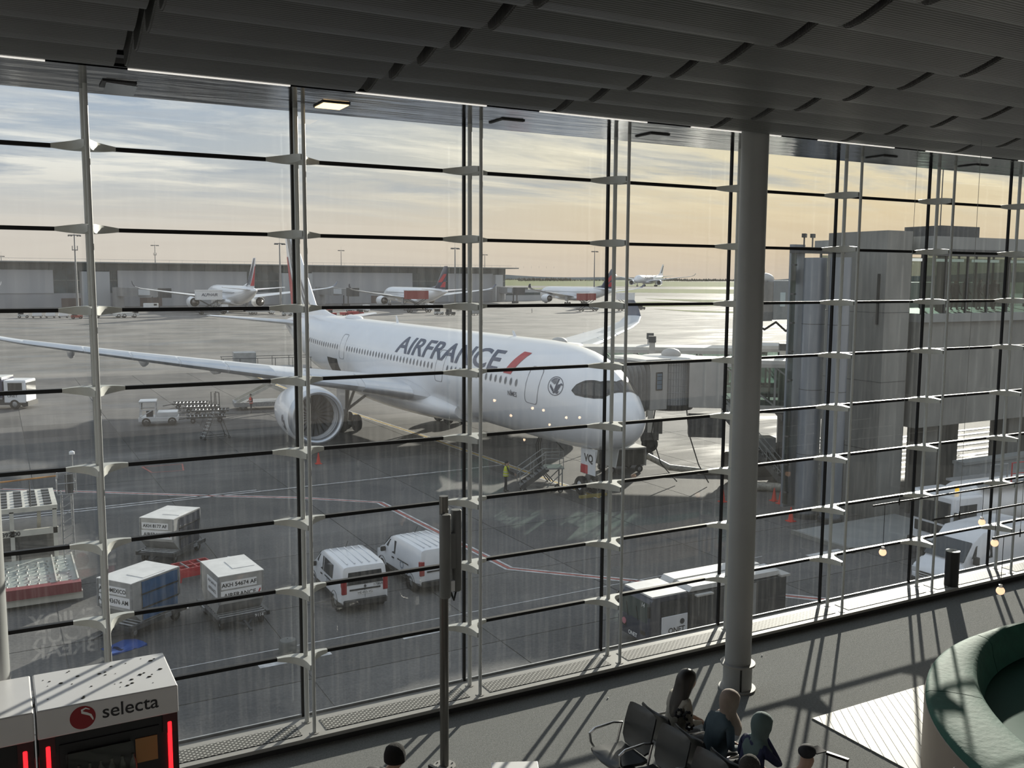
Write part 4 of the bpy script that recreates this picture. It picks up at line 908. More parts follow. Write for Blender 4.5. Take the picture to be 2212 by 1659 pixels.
# upper-deck bridge cab on the far side of the pier
ub = thing('upper_bridge_cab', 'raised grey jet bridge cab with small window and lattice panel left of the pier', 'jet bridge', (59.5, 50, ZA))
B().b2((-1.9, -1.6, 9.1), (3.2, 1.6, 12.4)).obj('cab_housing', SLT, ub, bevel=.04); B().b2((-3.0, -1.5, 9.0), (-1.9, 1.5, 12.3)).obj('bellows', BEL, ub)
B().b2((-1.2, -1.64, 10.2), (-.6, -1.6, 11.4)).obj('cab_window', mat('cab_pane_pale', (.5, .58, .6), .1), ub, bevel=.08)
LAT = mat('lattice_pale', (.62, .66, .66), .4)  # panes in a plain pale colour, no emission
for i in range(8):
    for j in range(5): B().b2((.55+j*.28, -1.64, 9.5+i*.31), (.78+j*.28, -1.6, 9.75+i*.31)).obj('lattice_pane', LAT, ub)
B().ball((-1.6, 0, 12.5), (.9, .9, .55), 14, 8).obj('roof_dome', JBW, ub); B().cyl((-1.6, 0, 12.9), (-1.6, 0, 14.2), .12, 6, .01).obj('spike_aerial', DKGREY, ub)
B().tube([(-2.8, 0, 8.9), (-1.5, -.2, 8.2), (0, 0, 8.8), (1.2, 0, 8.0), (2.2, 0, 8.6), (4, 0, 8.7)], .1, 6).obj('festoon_cable', RUBBER, ub)
B().b2((3.2, -1.4, 9.1), (30, 1.4, 12.3)).obj('tunnel', JBW, ub)
for x in (8, 20): B().b2((x, -.5, 0), (x+1, .5, 9.1)).obj('support', CONC, ub)
# ================================================================== PEOPLE
SKIN = mat('skin', (.42, .27, .20), .55, var=.05)
def figure(name, label, loc, rz, J, group=None, mats=None, scale=1.0, fingers=True):
    """J: dict joint -> (pos, radius, parent, region 0 top /1 trousers /2 skin /3 shoes); grown as one skinned surface"""
    t = thing('person', label, 'person', loc, rz, group)
    if fingers:
        for s_, sd in ((1, 'l'), (-1, 'r')):
            if 'wr'+sd not in J: continue
            w, pr = Vector(J['wr'+sd][0]), Vector(J['el'+sd][0]); pm_ = Vector(J['pa'+sd][0]); d = (pm_-w).normalized()
            side = d.cross(Vector((0, 0, 1)));
            if side.length < .1: side = Vector((0, 1, 0))
            side.normalize(); dn = Vector((0, 0, -1))
            for i, (o_, ln) in enumerate(((-.030, .062), (-.010, .074), (.010, .070), (.030, .054))):
                a = pm_+side*o_+d*.02; b_ = a+d*ln*.55+dn*.006; c_ = b_+d*ln*.35+dn*.030
                J['f%da%s' % (i, sd)] = (a, .010, 'pa'+sd, 2); J['f%db%s' % (i, sd)] = (b_, .009, 'f%da%s' % (i, sd), 2); J['f%dc%s' % (i, sd)] = (c_, .007, 'f%db%s' % (i, sd), 2)
            a = w+d*.035+side*(-.034*s_); J['tha'+sd] = (a, .011, 'wr'+sd, 2); J['thb'+sd] = (a+d*.045+side*(-.014*s_)+dn*.014, .009, 'tha'+sd, 2)
    ks = list(J); ix = {k: i for i, k in enumerate(ks)}
    me = bpy.data.meshes.new('body'); me.from_pydata([tuple(J[k][0]) for k in ks], [(ix[k], ix[J[k][2]]) for k in ks if J[k][2]], [])
    o = bpy.data.objects.new('body', me); COL.objects.link(o); md = o.modifiers.new('skin', 'SKIN'); md.use_smooth_shade = True
    if not me.skin_vertices: me.attributes.new('skin', 'FLOAT', 'POINT')
    sv = me.skin_vertices[0].data
    for k in ks: r = J[k][1]; sv[ix[k]].radius = r if isinstance(r, (tuple, list)) else (r, r); sv[ix[k]].use_root = k == 'hip'
    o.modifiers.new('sub', 'SUBSURF').levels = 1
    dg = bpy.context.evaluated_depsgraph_get(); nm = bpy.data.meshes.new_from_object(o.evaluated_get(dg)); bpy.data.objects.remove(o)
    nm.materials.clear()
    for m_ in mats: nm.materials.append(m_)
    segs = [(Vector(J[k][0]), Vector(J[J[k][2]][0]), J[k][3]) for k in ks if J[k][2]]
    for p in nm.polygons:
        p.use_smooth = True; c = p.center; best = (9, 0)
        for a, b_, g in segs:
            ab = b_-a; q = max(0, min(1, (c-a).dot(ab)/max(ab.length_squared, 1e-9))); dd = (c-a-ab*q).length
            if dd < best[0]: best = (dd, g)
        p.material_index = min(best[1], len(mats)-1)
    bo = link('body', nm, t); t.scale = (scale,)*3
    return t
def seated(lean=.0, hl=(.30, .10, .72), hr=(.30, -.10, .72), headturn=0, el=(.08, .25, .84), er=(.08, -.25, .84), headfwd=.05, hdown=.02):
    c, s_ = math.cos(headturn), math.sin(headturn); hx, hz = lean*1.35+headfwd, 1.26
    J = {'hip': ((0, 0, .52), (.15, .13), None, 1), 'sp': ((-.01+lean*.4, 0, .74), (.155, .115), 'hip', 0), 'ch': ((.0+lean, 0, .98), (.165, .115), 'sp', 0), 'nk': ((.01+lean*1.25, 0, 1.13), .058, 'ch', 0), 'h0': ((hx, 0, hz-.06), (.062, .066), 'nk', 2), 'h1': ((hx+.012*c, .012*s_, hz+.02), (.078, .090), 'h0', 2), 'h2': ((hx-.005, 0, hz+.10-hdown), (.072, .080), 'h1', 2), 'nose': ((hx+.098*c, .098*s_, hz-.01), .012, 'h1', 2)}
    for sd, s2, hd, eb in (('l', 1, hl, el), ('r', -1, hr, er)):
        J['sh'+sd] = ((lean, s2*.175, 1.06), .062, 'ch', 0); J['el'+sd] = (eb, .047, 'sh'+sd, 0); w = Vector(hd); e = Vector(eb); d = (w-e).normalized()
        J['wr'+sd] = (w, .030, 'el'+sd, 0); J['pa'+sd] = (w+d*.06, (.030, .020), 'wr'+sd, 2)
        J['hj'+sd] = ((.03, s2*.095, .52), .095, 'hip', 1); J['kn'+sd] = ((.44, s2*.11, .53), .066, 'hj'+sd, 1); J['an'+sd] = ((.45, s2*.10, .10), .042, 'kn'+sd, 1); J['to'+sd] = ((.58, s2*.10, .05), .038, 'an'+sd, 3)
    return J
def standing(hl=(.12, .26, .86), hr=(.12, -.26, .86), el=(-.03, .25, 1.12), er=(-.03, -.25, 1.12), lean=0, stride=.08):
    J = {'hip': ((0, 0, .95), (.14, .115), None, 1), 'sp': ((lean*.4, 0, 1.16), (.145, .11), 'hip', 0), 'ch': ((lean, 0, 1.37), (.16, .115), 'sp', 0), 'nk': ((lean*1.2, 0, 1.51), .055, 'ch', 0), 'h0': ((lean*1.3+.02, 0, 1.57), (.06, .064), 'nk', 2), 'h1': ((lean*1.3+.03, 0, 1.65), (.076, .088), 'h0', 2), 'h2': ((lean*1.3+.02, 0, 1.73), (.07, .078), 'h1', 2), 'nose': ((lean*1.3+.125, 0, 1.64), .012, 'h1', 2)}
    for sd, s2, hd, eb in (('l', 1, hl, el), ('r', -1, hr, er)):
        J['sh'+sd] = ((lean, s2*.175, 1.44), .06, 'ch', 0); J['el'+sd] = (eb, .045, 'sh'+sd, 0); w = Vector(hd); d = (w-Vector(eb)).normalized(); J['wr'+sd] = (w, .03, 'el'+sd, 0); J['pa'+sd] = (w+d*.06, (.03, .02), 'wr'+sd, 2)
        J['hj'+sd] = ((0, s2*.09, .92), .09, 'hip', 1); J['kn'+sd] = ((.02+s2*stride*.5, s2*.095, .5), .06, 'hj'+sd, 1); J['an'+sd] = ((s2*stride-.02, s2*.095, .09), .042, 'kn'+sd, 1); J['to'+sd] = ((s2*stride+.12, s2*.1, .045), .038, 'an'+sd, 3)
    return J
CLD = mat('dark_cloth', (.022, .023, .028), .85, var=.2, vs=20); CLN = mat('navy_cloth', (.02, .026, .075), .85, var=.15, vs=20); SHOE = mat('dark_shoe', (.02, .02, .02), .6); HAIR = mat('dark_hair', (.012, .009, .008), .45)
def vest(t, m_, band, J):
    b = B(); rg = [[Vector((J['ch'][0][0]*f+rx*math.cos(a), ry*math.sin(a), z)) for a in [2*PI*i/16 for i in range(16)]] for z, rx, ry, f in ((.93, .165, .20, .3), (1.05, .165, .195, .5), (1.2, .16, .19, .7), (1.35, .16, .205, 1), (1.46, .12, .17, 1), (1.51, .075, .09, 1.1))]
    v = b.loft(rg, False).obj('safety_vest', m_, t)
    for z in (1.0, 1.16): B().loft([[Vector((J['ch'][0][0]*.5+.172*math.cos(a), .205*math.sin(a), zz)) for a in [2*PI*i/16 for i in range(16)]] for zz in (z, z+.05)], False).obj('reflective_band', band, v)
BAND = mat('reflective_silver', (.62, .63, .63), .3, .4)
Jw = standing(hl=(.34, .10, 1.12), hr=(.30, -.12, 1.12), el=(.02, .27, 1.16), er=(.02, -.27, 1.16), lean=.02)
w1 = figure('person', 'ramp worker in red safety vest and dark trousers standing by the scissor lift', G(543, 893), rad(200), Jw, mats=[CLD, CLD, SKIN, SHOE]); vest(w1, mat('vest_red', (.62, .05, .035), .7), BAND, Jw); B().ball((.03, 0, 1.73), (.10, .095, .09), 12, 8).obj('dark_cap', CLD, w1)
Jw = standing(hl=(.52, .12, 1.02), hr=(.46, -.18, 1.0), el=(.22, .26, 1.16), er=(.2, -.28, 1.14), lean=.06)
w2 = figure('person', 'ramp worker in yellow safety vest pushing the boarding steps', G(1092, 1063), rad(-18), Jw, mats=[CLD, CLD, SKIN, SHOE], scale=1.04); vest(w2, mat('vest_yellow', (.50, .55, .03), .7), BAND, Jw); B().ball((.06, 0, 1.73), (.10, .095, .09), 12, 8).obj('dark_cap', CLD, w2); B().b2((-.04, .05, 1.62), (.02, .11, 1.7)).obj('ear_defender', BLACK, w2)
# silhouettes of travellers inside the glazed walkway
for i, (x, lb) in enumerate(((2062, 'person in dark coat cut by the mullion inside the pier walkway'), (2085, 'broad person in dark coat by the inner column of the pier walkway'), (2114, 'person in dark cap inside the pier walkway'), (2130, 'slim person in dark coat in the middle of the walkway group'), (2146, 'person with long hair at the right end of the walkway group'))):
    p = GY(x, 650, 24.2+.15*(i % 2)); figure('person', lb, (p.x, p.y, ZA+10.75), rad(-90+20*i), standing(), group='travellers in the pier walkway', mats=[CLD, CLD, SKIN, SHOE], fingers=False, scale=[1, 1.1, 1.03, 1, 1.02][i])
    q_ = [o for o in bpy.data.objects if o.name.startswith('person') and o['label'] == lb][0]; q_.scale = (q_.scale[0]*1.25, q_.scale[1]*1.45, q_.scale[2]*1.02)
far_w = figure('person', 'tiny distant ground worker walking on the far apron', G(1149, 676), 0, standing(stride=.2), mats=[mat('pale_cloth', (.5, .52, .5), .8), CLD, SKIN, SHOE], fingers=False)
# ================================================================== APRON VEHICLES AND EQUIPMENT
def sect(y, zb, zm, zt, wb, wt):
    h = [(wb*.86, zb), (wb, zb+.14), (wb, zm), (wt+.01, zt-.09), (wt-.03, zt-.03), (wt-.14, zt)]
    return [Vector((x, y, z)) for x, z in h]+[Vector((-x, y, z)) for x, z in reversed(h)]
def sidew(ST, y, z):
    for a, c in zip(ST, ST[1:]):
        if a[0] <= y <= c[0]:
            q = (y-a[0])/(c[0]-a[0]); s_ = [u*(1-q)+v*q for u, v in zip(a, c)]; break
    else: s_ = ST[0] if y < ST[0][0] else ST[-1]
    _, zb, zm, zt, wb, wt = s_
    return wb if z <= zm else wb+(wt+.01-wb)*min(1, (z-zm)/(zt-.09-zm))
VANST = [(-2.24, .42, 1.0, 1.66, .84, .74), (-2.18, .34, 1.02, 1.80, .90, .80), (-1.9, .30, 1.05, 1.84, .93, .83), (-.6, .28, 1.07, 1.86, .93, .84), (.35, .28, 1.06, 1.84, .93, .82), (.85, .28, 1.05, 1.68, .93, .77), (1.45, .28, 1.02, 1.14, .92, .76), (1.95, .30, .92, 1.0, .88, .76), (2.2, .36, .74, .84, .78, .62), (2.26, .42, .62, .72, .62, .5)]
VW = mat('van_white', (.78, .80, .83), .25, var=.02, coat=.5); PLAST = mat('black_plastic', (.02, .021, .022), .55); TAIL = mat('tail_lamp', (.30, .012, .015), .2)
def sidepanel(ST, pts, s_, off=.014): return [Vector((s_*(sidew(ST, y, z)+off), y, z)) for y, z in pts]
def van(label, loc, rz, number=None, plate=None, rear_glass=True, sideglass=True, emblem_side=None, ST=VANST, group=None):
    t = thing('van', label, 'van', loc, rz, group)
    body = B().loft([sect(*s) for s in ST], True).obj('body', VW, t, sharp=35)
    f = ST[-1][0]; r = ST[0][0]
    for i in range(5): B().b2((-.62+i*.29, r+.25, ST[3][3]-.005), (-.56+i*.29, .25, ST[3][3]+.018)).obj('roof_rib', VW, body, bevel=.008)
    # windscreen and side glass
    B().add([(-.74, .88, 1.62), (.74, .88, 1.62), (.80, 1.42, 1.14), (-.80, 1.42, 1.14), (-.74, .90, 1.665), (.74, .90, 1.665), (.80, 1.46, 1.165), (-.80, 1.46, 1.165)], [(4, 5, 6, 7), (0, 1, 5, 4), (2, 3, 7, 6), (1, 2, 6, 5), (3, 0, 4, 7)]).obj('windscreen', DGLASS, body)
    for s_ in (1, -1):
        B().add(sidepanel(ST, [(.05, 1.12), (1.18, 1.12), (.78, 1.58), (.05, 1.66)], s_), [(0, 1, 2, 3)]).obj('front_window', DGLASS, body)
        if sideglass: B().add(sidepanel(ST, [(-1.15, 1.12), (-.03, 1.12), (-.03, 1.66), (-1.15, 1.64)], s_), [(0, 1, 2, 3)]).obj('side_window', DGLASS, body)
        B().add(sidepanel(ST, [(-1.25, .98), (-.2, .98), (-.2, 1.03), (-1.25, 1.03)], s_, .02), [(0, 1, 2, 3)]).obj('slide_rail', PLAST, body)
        B().add(sidepanel(ST, [(-1.3, .42), (.9, .42), (.9, .56), (-1.3, .56)], s_, .016), [(0, 1, 2, 3)]).obj('sill_trim', PLAST, body)
        B().b2((s_*.90, r-.02, .78), (s_*.70, r+.16, 1.36)).obj('tail_lamp', TAIL, body, bevel=.03); B().b2((s_*.72, f-.16, .66), (s_*.45, f-.02, .82)).obj('headlamp', mat('headlamp', (.7, .72, .74), .1), body, bevel=.03)
        B().box((s_*1.02, 1.05, 1.12), (.22, .1, .2)).obj('door_mirror', PLAST, body, bevel=.03)
        B().b2((s_*.93, .15, .92), (s_*.96, .33, .97)).obj('door_handle', PLAST, body)
        for y in (-1.42, 1.35):
            bt, bh = B(Matrix.Translation((s_*.80, y, 0)) @ Matrix.Rotation(PI/2, 4, 'Z')), B(Matrix.Translation((s_*.80, y, 0)) @ Matrix.Rotation(PI/2, 4, 'Z')); wheel(bt, bh, (0, 0, .32), .32, .26); w = bt.obj('tyre', RUBBER, t); bh.obj('wheel_hub', GALV, w)
            B(Matrix.Translation((s_*.80, y, .34))).lathe([(.40, -.15), (.40, .15)], 20, (0, 0, 0), 'x').obj('wheel_arch', PLAST, body)
    B().b2((-.84, r-.09, .32), (.84, r+.05, .56)).obj('rear_bumper', PLAST, body, bevel=.04); B().b2((-.72, f-.1, .34), (.72, f+.06, .58)).obj('front_bumper', PLAST, body, bevel=.04)
    if rear_glass: B().add([(-.70, r-.02, 1.12), (.70, r-.02, 1.12), (.64, r-.005, 1.60), (-.64, r-.005, 1.60), (-.70, r+.05, 1.12), (.70, r+.05, 1.12), (.64, r+.11, 1.60), (-.64, r+.11, 1.60)], [(0, 1, 2, 3), (0, 4, 5, 1), (1, 5, 6, 2), (2, 6, 7, 3), (3, 7, 4, 0)]).obj('rear_window', DGLASS, body)
    B().b2((-.01, r-.004, .6), (.01, r+.02, 1.12)).obj('door_seam', LINE, body); B().b2((-.2, r+.05, 1.72), (.2, r+.10, 1.76)).obj('brake_lamp', TAIL, body)
    B().b2((-.60, r-.03, .90), (.60, r+.02, .955)).obj('tailgate_trim', PLAST, body)
    if plate:
        pl = B().b2((-.30, r-.028, .74), (.30, r+.0, .86)).obj('number_plate', WLET, body); text(plate, .125, INK, pl, (0, r-.033, .80), (1, 0, 0), (0, 0, 1))
    if number: text(number, .15, INK, body, (.50, r-.022, 1.04), (1, 0, 0), (0, 0, 1))
    B().add([(0, r-.03, .97), (.05, r-.03, 1.03), (0, r-.03, 1.09), (-.05, r-.03, 1.03), (0, r, .97), (.05, r, 1.03), (0, r, 1.09), (-.05, r, 1.03)], [(0, 1, 2, 3), (0, 4, 5, 1), (1, 5, 6, 2), (2, 6, 7, 3), (3, 7, 4, 0)]).obj('badge', DKGREY, body)
    B().cyl((.05, .2, ST[3][3]), (.05, -.05, ST[3][3]+.32), .012, 5).obj('roof_aerial', BLACK, t)
    if emblem_side:
        b = B(); c = sidepanel(ST, [(-.62, .86)], -1, .02)[0]
        b.add([c+Vector((0, .16*math.cos(2*PI*i/20), .16*math.sin(2*PI*i/20))) for i in range(20)]+[c+Vector((0, .12*math.cos(2*PI*i/20), .12*math.sin(2*PI*i/20))) for i in range(20)], [(i, (i+1) % 20, (i+1) % 20+20, i+20) for i in range(20)]); b.obj('door_emblem', mat('emblem_blue_grey', (.18, .25, .33), .5), body)
    return t
van('white van with side windows and fleet number parked nose-out beyond the glass', (11.68, 23.75, ZA), rad(-1), '17864', 'HE-055-VG', emblem_side=True)
van('white panel van parked ahead of the windowed van, behind the antenna pole', (14.95, 24.5, ZA), rad(3), None, None, rear_glass=False, sideglass=False, emblem_side=True)
VBIG = [(-2.9, .45, 1.3, 2.2, .92, .86), (-2.8, .35, 1.3, 2.45, .98, .88), (-2.3, .32, 1.3, 2.5, 1.0, .90), (-.6, .3, 1.3, 2.5, 1.0, .90), (.8, .3, 1.3, 2.45, 1.0, .88), (1.3, .3, 1.25, 2.1, 1.0, .84), (2.05, .3, 1.2, 1.32, .98, .86), (2.6, .32, 1.0, 1.1, .92, .80), (2.85, .4, .85, .95, .80, .66), (2.92, .45, .7, .8, .66, .5)]
def bigvan(label, loc, rz):
    t = thing('large_van', label, 'van', loc, rz); ST = VBIG
    body = B().loft([sect(*s) for s in ST], True).obj('body', VW, t, sharp=35)
    B().add([(-.78, 1.36, 2.04), (.78, 1.36, 2.04), (.88, 2.0, 1.38), (-.88, 2.0, 1.38), (-.78, 1.39, 2.085), (.78, 1.39, 2.085), (.88, 2.05, 1.40), (-.88, 2.05, 1.40)], [(4, 5, 6, 7), (0, 1, 5, 4), (2, 3, 7, 6), (1, 2, 6, 5), (3, 0, 4, 7)]).obj('windscreen', DGLASS, body)
    for s_ in (1, -1):
        B().add(sidepanel(ST, [(.3, 1.4), (1.7, 1.36), (1.25, 1.95), (.3, 2.05)], s_), [(0, 1, 2, 3)]).obj('front_window', DGLASS, body); B().box((s_*1.12, 1.55, 1.45), (.24, .12, .34)).obj('door_mirror', PLAST, body, bevel=.03)
        B().b2((s_*.80, 2.72, .78), (s_*.52, 2.90, 1.0)).obj('headlamp', mat('headlamp', (.7, .72, .74), .1), body, bevel=.03)
        for y in (-1.8, 1.8):
            bt, bh = B(Matrix.Translation((s_*.88, y, 0)) @ Matrix.Rotation(PI/2, 4, 'Z')), B(Matrix.Translation((s_*.88, y, 0)) @ Matrix.Rotation(PI/2, 4, 'Z')); wheel(bt, bh, (0, 0, .36), .36, .28); w = bt.obj('tyre', RUBBER, t); bh.obj('wheel_hub', GALV, w)
    for z in (.62, .72, .82): B().b2((-.42, 2.86, z), (.42, 2.945, z+.05)).obj('grille_bar', PLAST, body)
    B().b2((-.78, 2.8, .34), (.78, 2.98, .58)).obj('front_bumper', PLAST, body, bevel=.04); B().box((.25, 1.8, 1.42), (.25, .2, .02)).obj('dashboard_paper', WLET, t)
bigvan('white van facing left below the pier, nose behind the black bin', (35.1, 13.1, ZA), rad(92))
# white servicing truck with rail-topped tank behind that van
tr = thing('service_truck', 'white high-cab service truck with railed platform standing at the pier', 'truck', (37.0, 16.2, ZA), rad(-4))
cb = B().b2((-.55, -1.2, .75), (1.3, 1.2, 3.05)).obj('cab', VW, tr, bevel=.12); B().b2((-.585, -1.02, 1.75), (-.53, 1.02, 2.75)).obj('windscreen', DGLASS, cb, bevel=.02)
for s_ in (1, -1): B().b2((-.2, s_*1.19, 1.75), (.85, s_*1.22, 2.65)).obj('side_window', DGLASS, cb); B().box((-.55, s_*1.35, 2.1), (.12, .2, .6)).obj('door_mirror', PLAST, cb); B().b2((-.62, s_*.65, .85), (-.54, s_*1.05, 1.15)).obj('headlamp', mat('headlamp', (.7, .72, .74), .1), cb)
B().b2((-.66, -1.2, .42), (-.3, 1.2, .82)).obj('bumper', PLAST, cb, bevel=.04); B().b2((-.6, -.85, 1.2), (-.55, .85, 1.65)).obj('grille', PLAST, cb)
B().cyl((1.2, 0, 2.3), (7.6, 0, 2.3), 1.1, 24).obj('tank', WHITE, tr); B().b2((.2, -1.15, .6), (8, 1.15, 1.15)).obj('chassis', DKGREY, tr)
B().b2((1.6, -1.15, 3.2), (7.4, 1.15, 3.3)).obj('top_platform', GALV, tr)
for x in (1.7, 3.1, 4.5): B().tube([(x, -1.1, 3.3), (x, -1.1, 4.3), (x+1.1, -1.1, 4.3), (x+1.1, -1.1, 3.3)], .035, 6).tube([(x, -1.1, 3.8), (x+1.1, -1.1, 3.8)], .025, 6).obj('safety_rail', REDP if x > 2 else STEEL, tr)
for i in range(7): B().b2((5.6+i*.3, -1.15, 3.3), (5.66+i*.3, -1.1, 4.2)).obj('rail_slat', WHITE, tr)
B().b2((5.5, -1.16, 4.1), (7.6, -1.08, 4.2)).obj('top_rail', WHITE, tr); B().lathe([(.09, 3.05), (.09, 3.25), (.02, 3.3)], 12, (.4, -.5, 0)).obj('beacon', mat('amber_beacon', (.9, .55, .05), .3, emit=.6), tr)
B().b2((6.2, -1.2, 1.2), (8.3, 1.2, 3.2)).obj('rear_body', WHITE, tr)
for x in (.3, 6.0):
    for s_ in (1, -1): bt, bh = B(), B(); wheel(bt, bh, (x, s_*1.0, .5), .5, .35); w = bt.obj('tyre', RUBBER, tr); bh.obj('wheel_hub', GALV, w)
# low-cab cleaning truck right under the window
bs = thing('low_cab_truck', 'dark low-cab service truck with white roof driving close under the window', 'truck', (18.6, 14.2, ZA), 0); bs.scale = (.72, .72, .76)
cab_ = B().loft([[Vector((x, y, z)) for y, z in ((-1.2, .4), (1.2, .4), (1.25, 1.1), (wy, zt), (-wy, zt), (-1.25, 1.1))] for x, wy, zt in ((.05, 1.05, 1.05), (.18, 1.12, 2.2), (.4, 1.15, 2.42), (2.3, 1.18, 2.45))], True).obj('cab', mat('truck_dark_blue', (.02, .028, .05), .35, coat=.3), bs)
B().add([(.07, -1.02, 1.22), (.07, 1.02, 1.22), (.17, 1.04, 2.18), (.17, -1.04, 2.18), (.12, -1.02, 1.22), (.12, 1.02, 1.22), (.22, 1.04, 2.18), (.22, -1.04, 2.18)], [(0, 1, 2, 3), (0, 4, 5, 1), (1, 5, 6, 2), (2, 6, 7, 3), (3, 7, 4, 0)]).obj('windscreen', mat('windscreen_green', (.04, .06, .055), .05, spec=.8), cab_)
for y in (-.35, .45): B().bar((.06, y, 1.25), (.12, y+.25, 1.85), .025).obj('wiper', BLACK, cab_)
for s_ in (1, -1): B().b2((.05, s_*.55, .72), (.12, s_*.95, .9)).obj('headlamp', mat('headlamp', (.7, .72, .74), .1), cab_); B().box((.02, s_*1.24, 1.9), (.10, .12, .5)).bar((.2, s_*1.1, 2.3), (.02, s_*1.24, 2.15), .04).obj('mirror', BLACK, cab_)
dp = B().b2((.75, -1.275, .55), (2.28, -1.235, 1.55)).obj('door_panel', VW, cab_, bevel=.02); B().b2((.75, -1.25, 1.55), (2.2, -1.2, 2.25)).obj('side_window', DGLASS, cab_)
text('ONET', .36, INK, dp, (1.62, -1.285, .86), (1, 0, 0), (0, 0, 1), bold=.008); B().cyl((1.95, -1.29, 1.22), (1.95, -1.27, 1.22), .13, 16).obj('side_marker', DKGREY, dp)
text('ONET', .26, WLET, cab_, (.02, 0, .55), (0, -1, 0), (0, 0, 1), bold=.006); text('14', .26, WLET, cab_, (.10, -.66, 2.05), (0, -1, 0), (.1, 0, 1))
B().cyl((.02, .72, .95), (.05, .72, .95), .15, 18).obj('round_badge', mat('badge_pink', (.5, .18, .22), .5), cab_)
B().b2((.3, -1.1, 2.42), (2.3, 1.1, 2.5)).obj('cab_roof', mat('truck_roof_white', (.60, .60, .59), .4, var=.1, vs=2), bs)
B().b2((2.45, -1.22, .35), (8.6, 1.22, 2.35)).obj('body', mat('truck_body_dark', (.035, .038, .042), .4, var=.15), bs)
for x in (4.6, 6.4): B().b2((x, -1.25, .4), (x+.18, -1.22, 2.3)).obj('body_post', STEEL, bs)
B().prism([(2.5, 2.4), (8.4, 2.4), (8.2, 2.62), (2.7, 2.62)], -1.05, .1, 'y').obj('roof_panel', MATS['truck_roof_white'], bs); B().prism([(2.5, 2.4), (8.4, 2.4), (8.2, 2.62), (2.7, 2.62)], .3, 1.2, 'y').obj('roof_panel', MATS['truck_roof_white'], bs)
B().b2((2.7, -1.45, 2.25), (3.7, -1.2, 2.32)).obj('step_flap', JBW, bs); B().b2((8.2, -1.3, 2.35), (8.8, .2, 2.45)).obj('step_flap', JBW, bs)
for x in (1.2, 6.9):
    for s_ in (1, -1): bt, bh = B(), B(); wheel(bt, bh, (x, s_*1.05, .42), .42, .3); w = bt.obj('tyre', RUBBER, bs); bh.obj('wheel_hub', GALV, w)
# cargo containers on dollies
ALU = mat('container_aluminium', (.50, .50, .49), .42, .55, var=.16, vs=2.5); ALT = mat('container_roof', (.62, .62, .61), .45, .25, var=.12, vs=1.6); CURT = mat('curtain_blue', (.02, .085, .20), .55, var=.2, vs=3, bump=.5, bs=3); CURD = mat('curtain_dark', (.05, .055, .07), .3, var=.3, vs=3)
def dolly(label, loc, rz, num=None):
    t = thing('container_dolly', label, 'dolly', loc, rz, 'container dollies')
    B().b2((-.95, -1.3, .34), (-.83, 1.3, .50)).b2((.83, -1.3, .34), (.95, 1.3, .50)).b2((-.95, -1.3, .34), (.95, -1.18, .46)).b2((-.95, 1.18, .34), (.95, 1.3, .46)).obj('frame', DKGREY, t)
    rm = B().cyl((-.83, 0, 0), (.83, 0, 0), .035, 8).mesh('roller'); rm.materials.append(GALV)
    for i in range(11): link('roller', rm, t, (0, -1.05+i*.21, .46))
    for x in (-.72, .72):
        for y in (-.95, .95): bt, bh = B(), B(); M_ = Matrix.Translation((x, y, 0)) @ Matrix.Rotation(PI/2, 4, 'Z'); bt.M = M_; bh.M = M_; wheel(bt, bh, (0, 0, .19), .19, .14); w = bt.obj('tyre', RUBBER, t); bh.obj('wheel_hub', GALV, w)
    B().bar((0, -1.2, .3), (0, -2.1, .2), .07).bar((-.35, -1.2, .3), (0, -1.7, .25), .05).bar((.35, -1.2, .3), (0, -1.7, .25), .05).obj('drawbar', DKGREY, t)
    for x in (-.97, .97): B().b2((x-.03, .2, .36), (x+.03, .5, .5)).obj('lock', GALV, t)
    if num: text(num, .16, WLET, t, (.55, -1.31, .40), (1, 0, 0), (0, 0, 1))
    return t
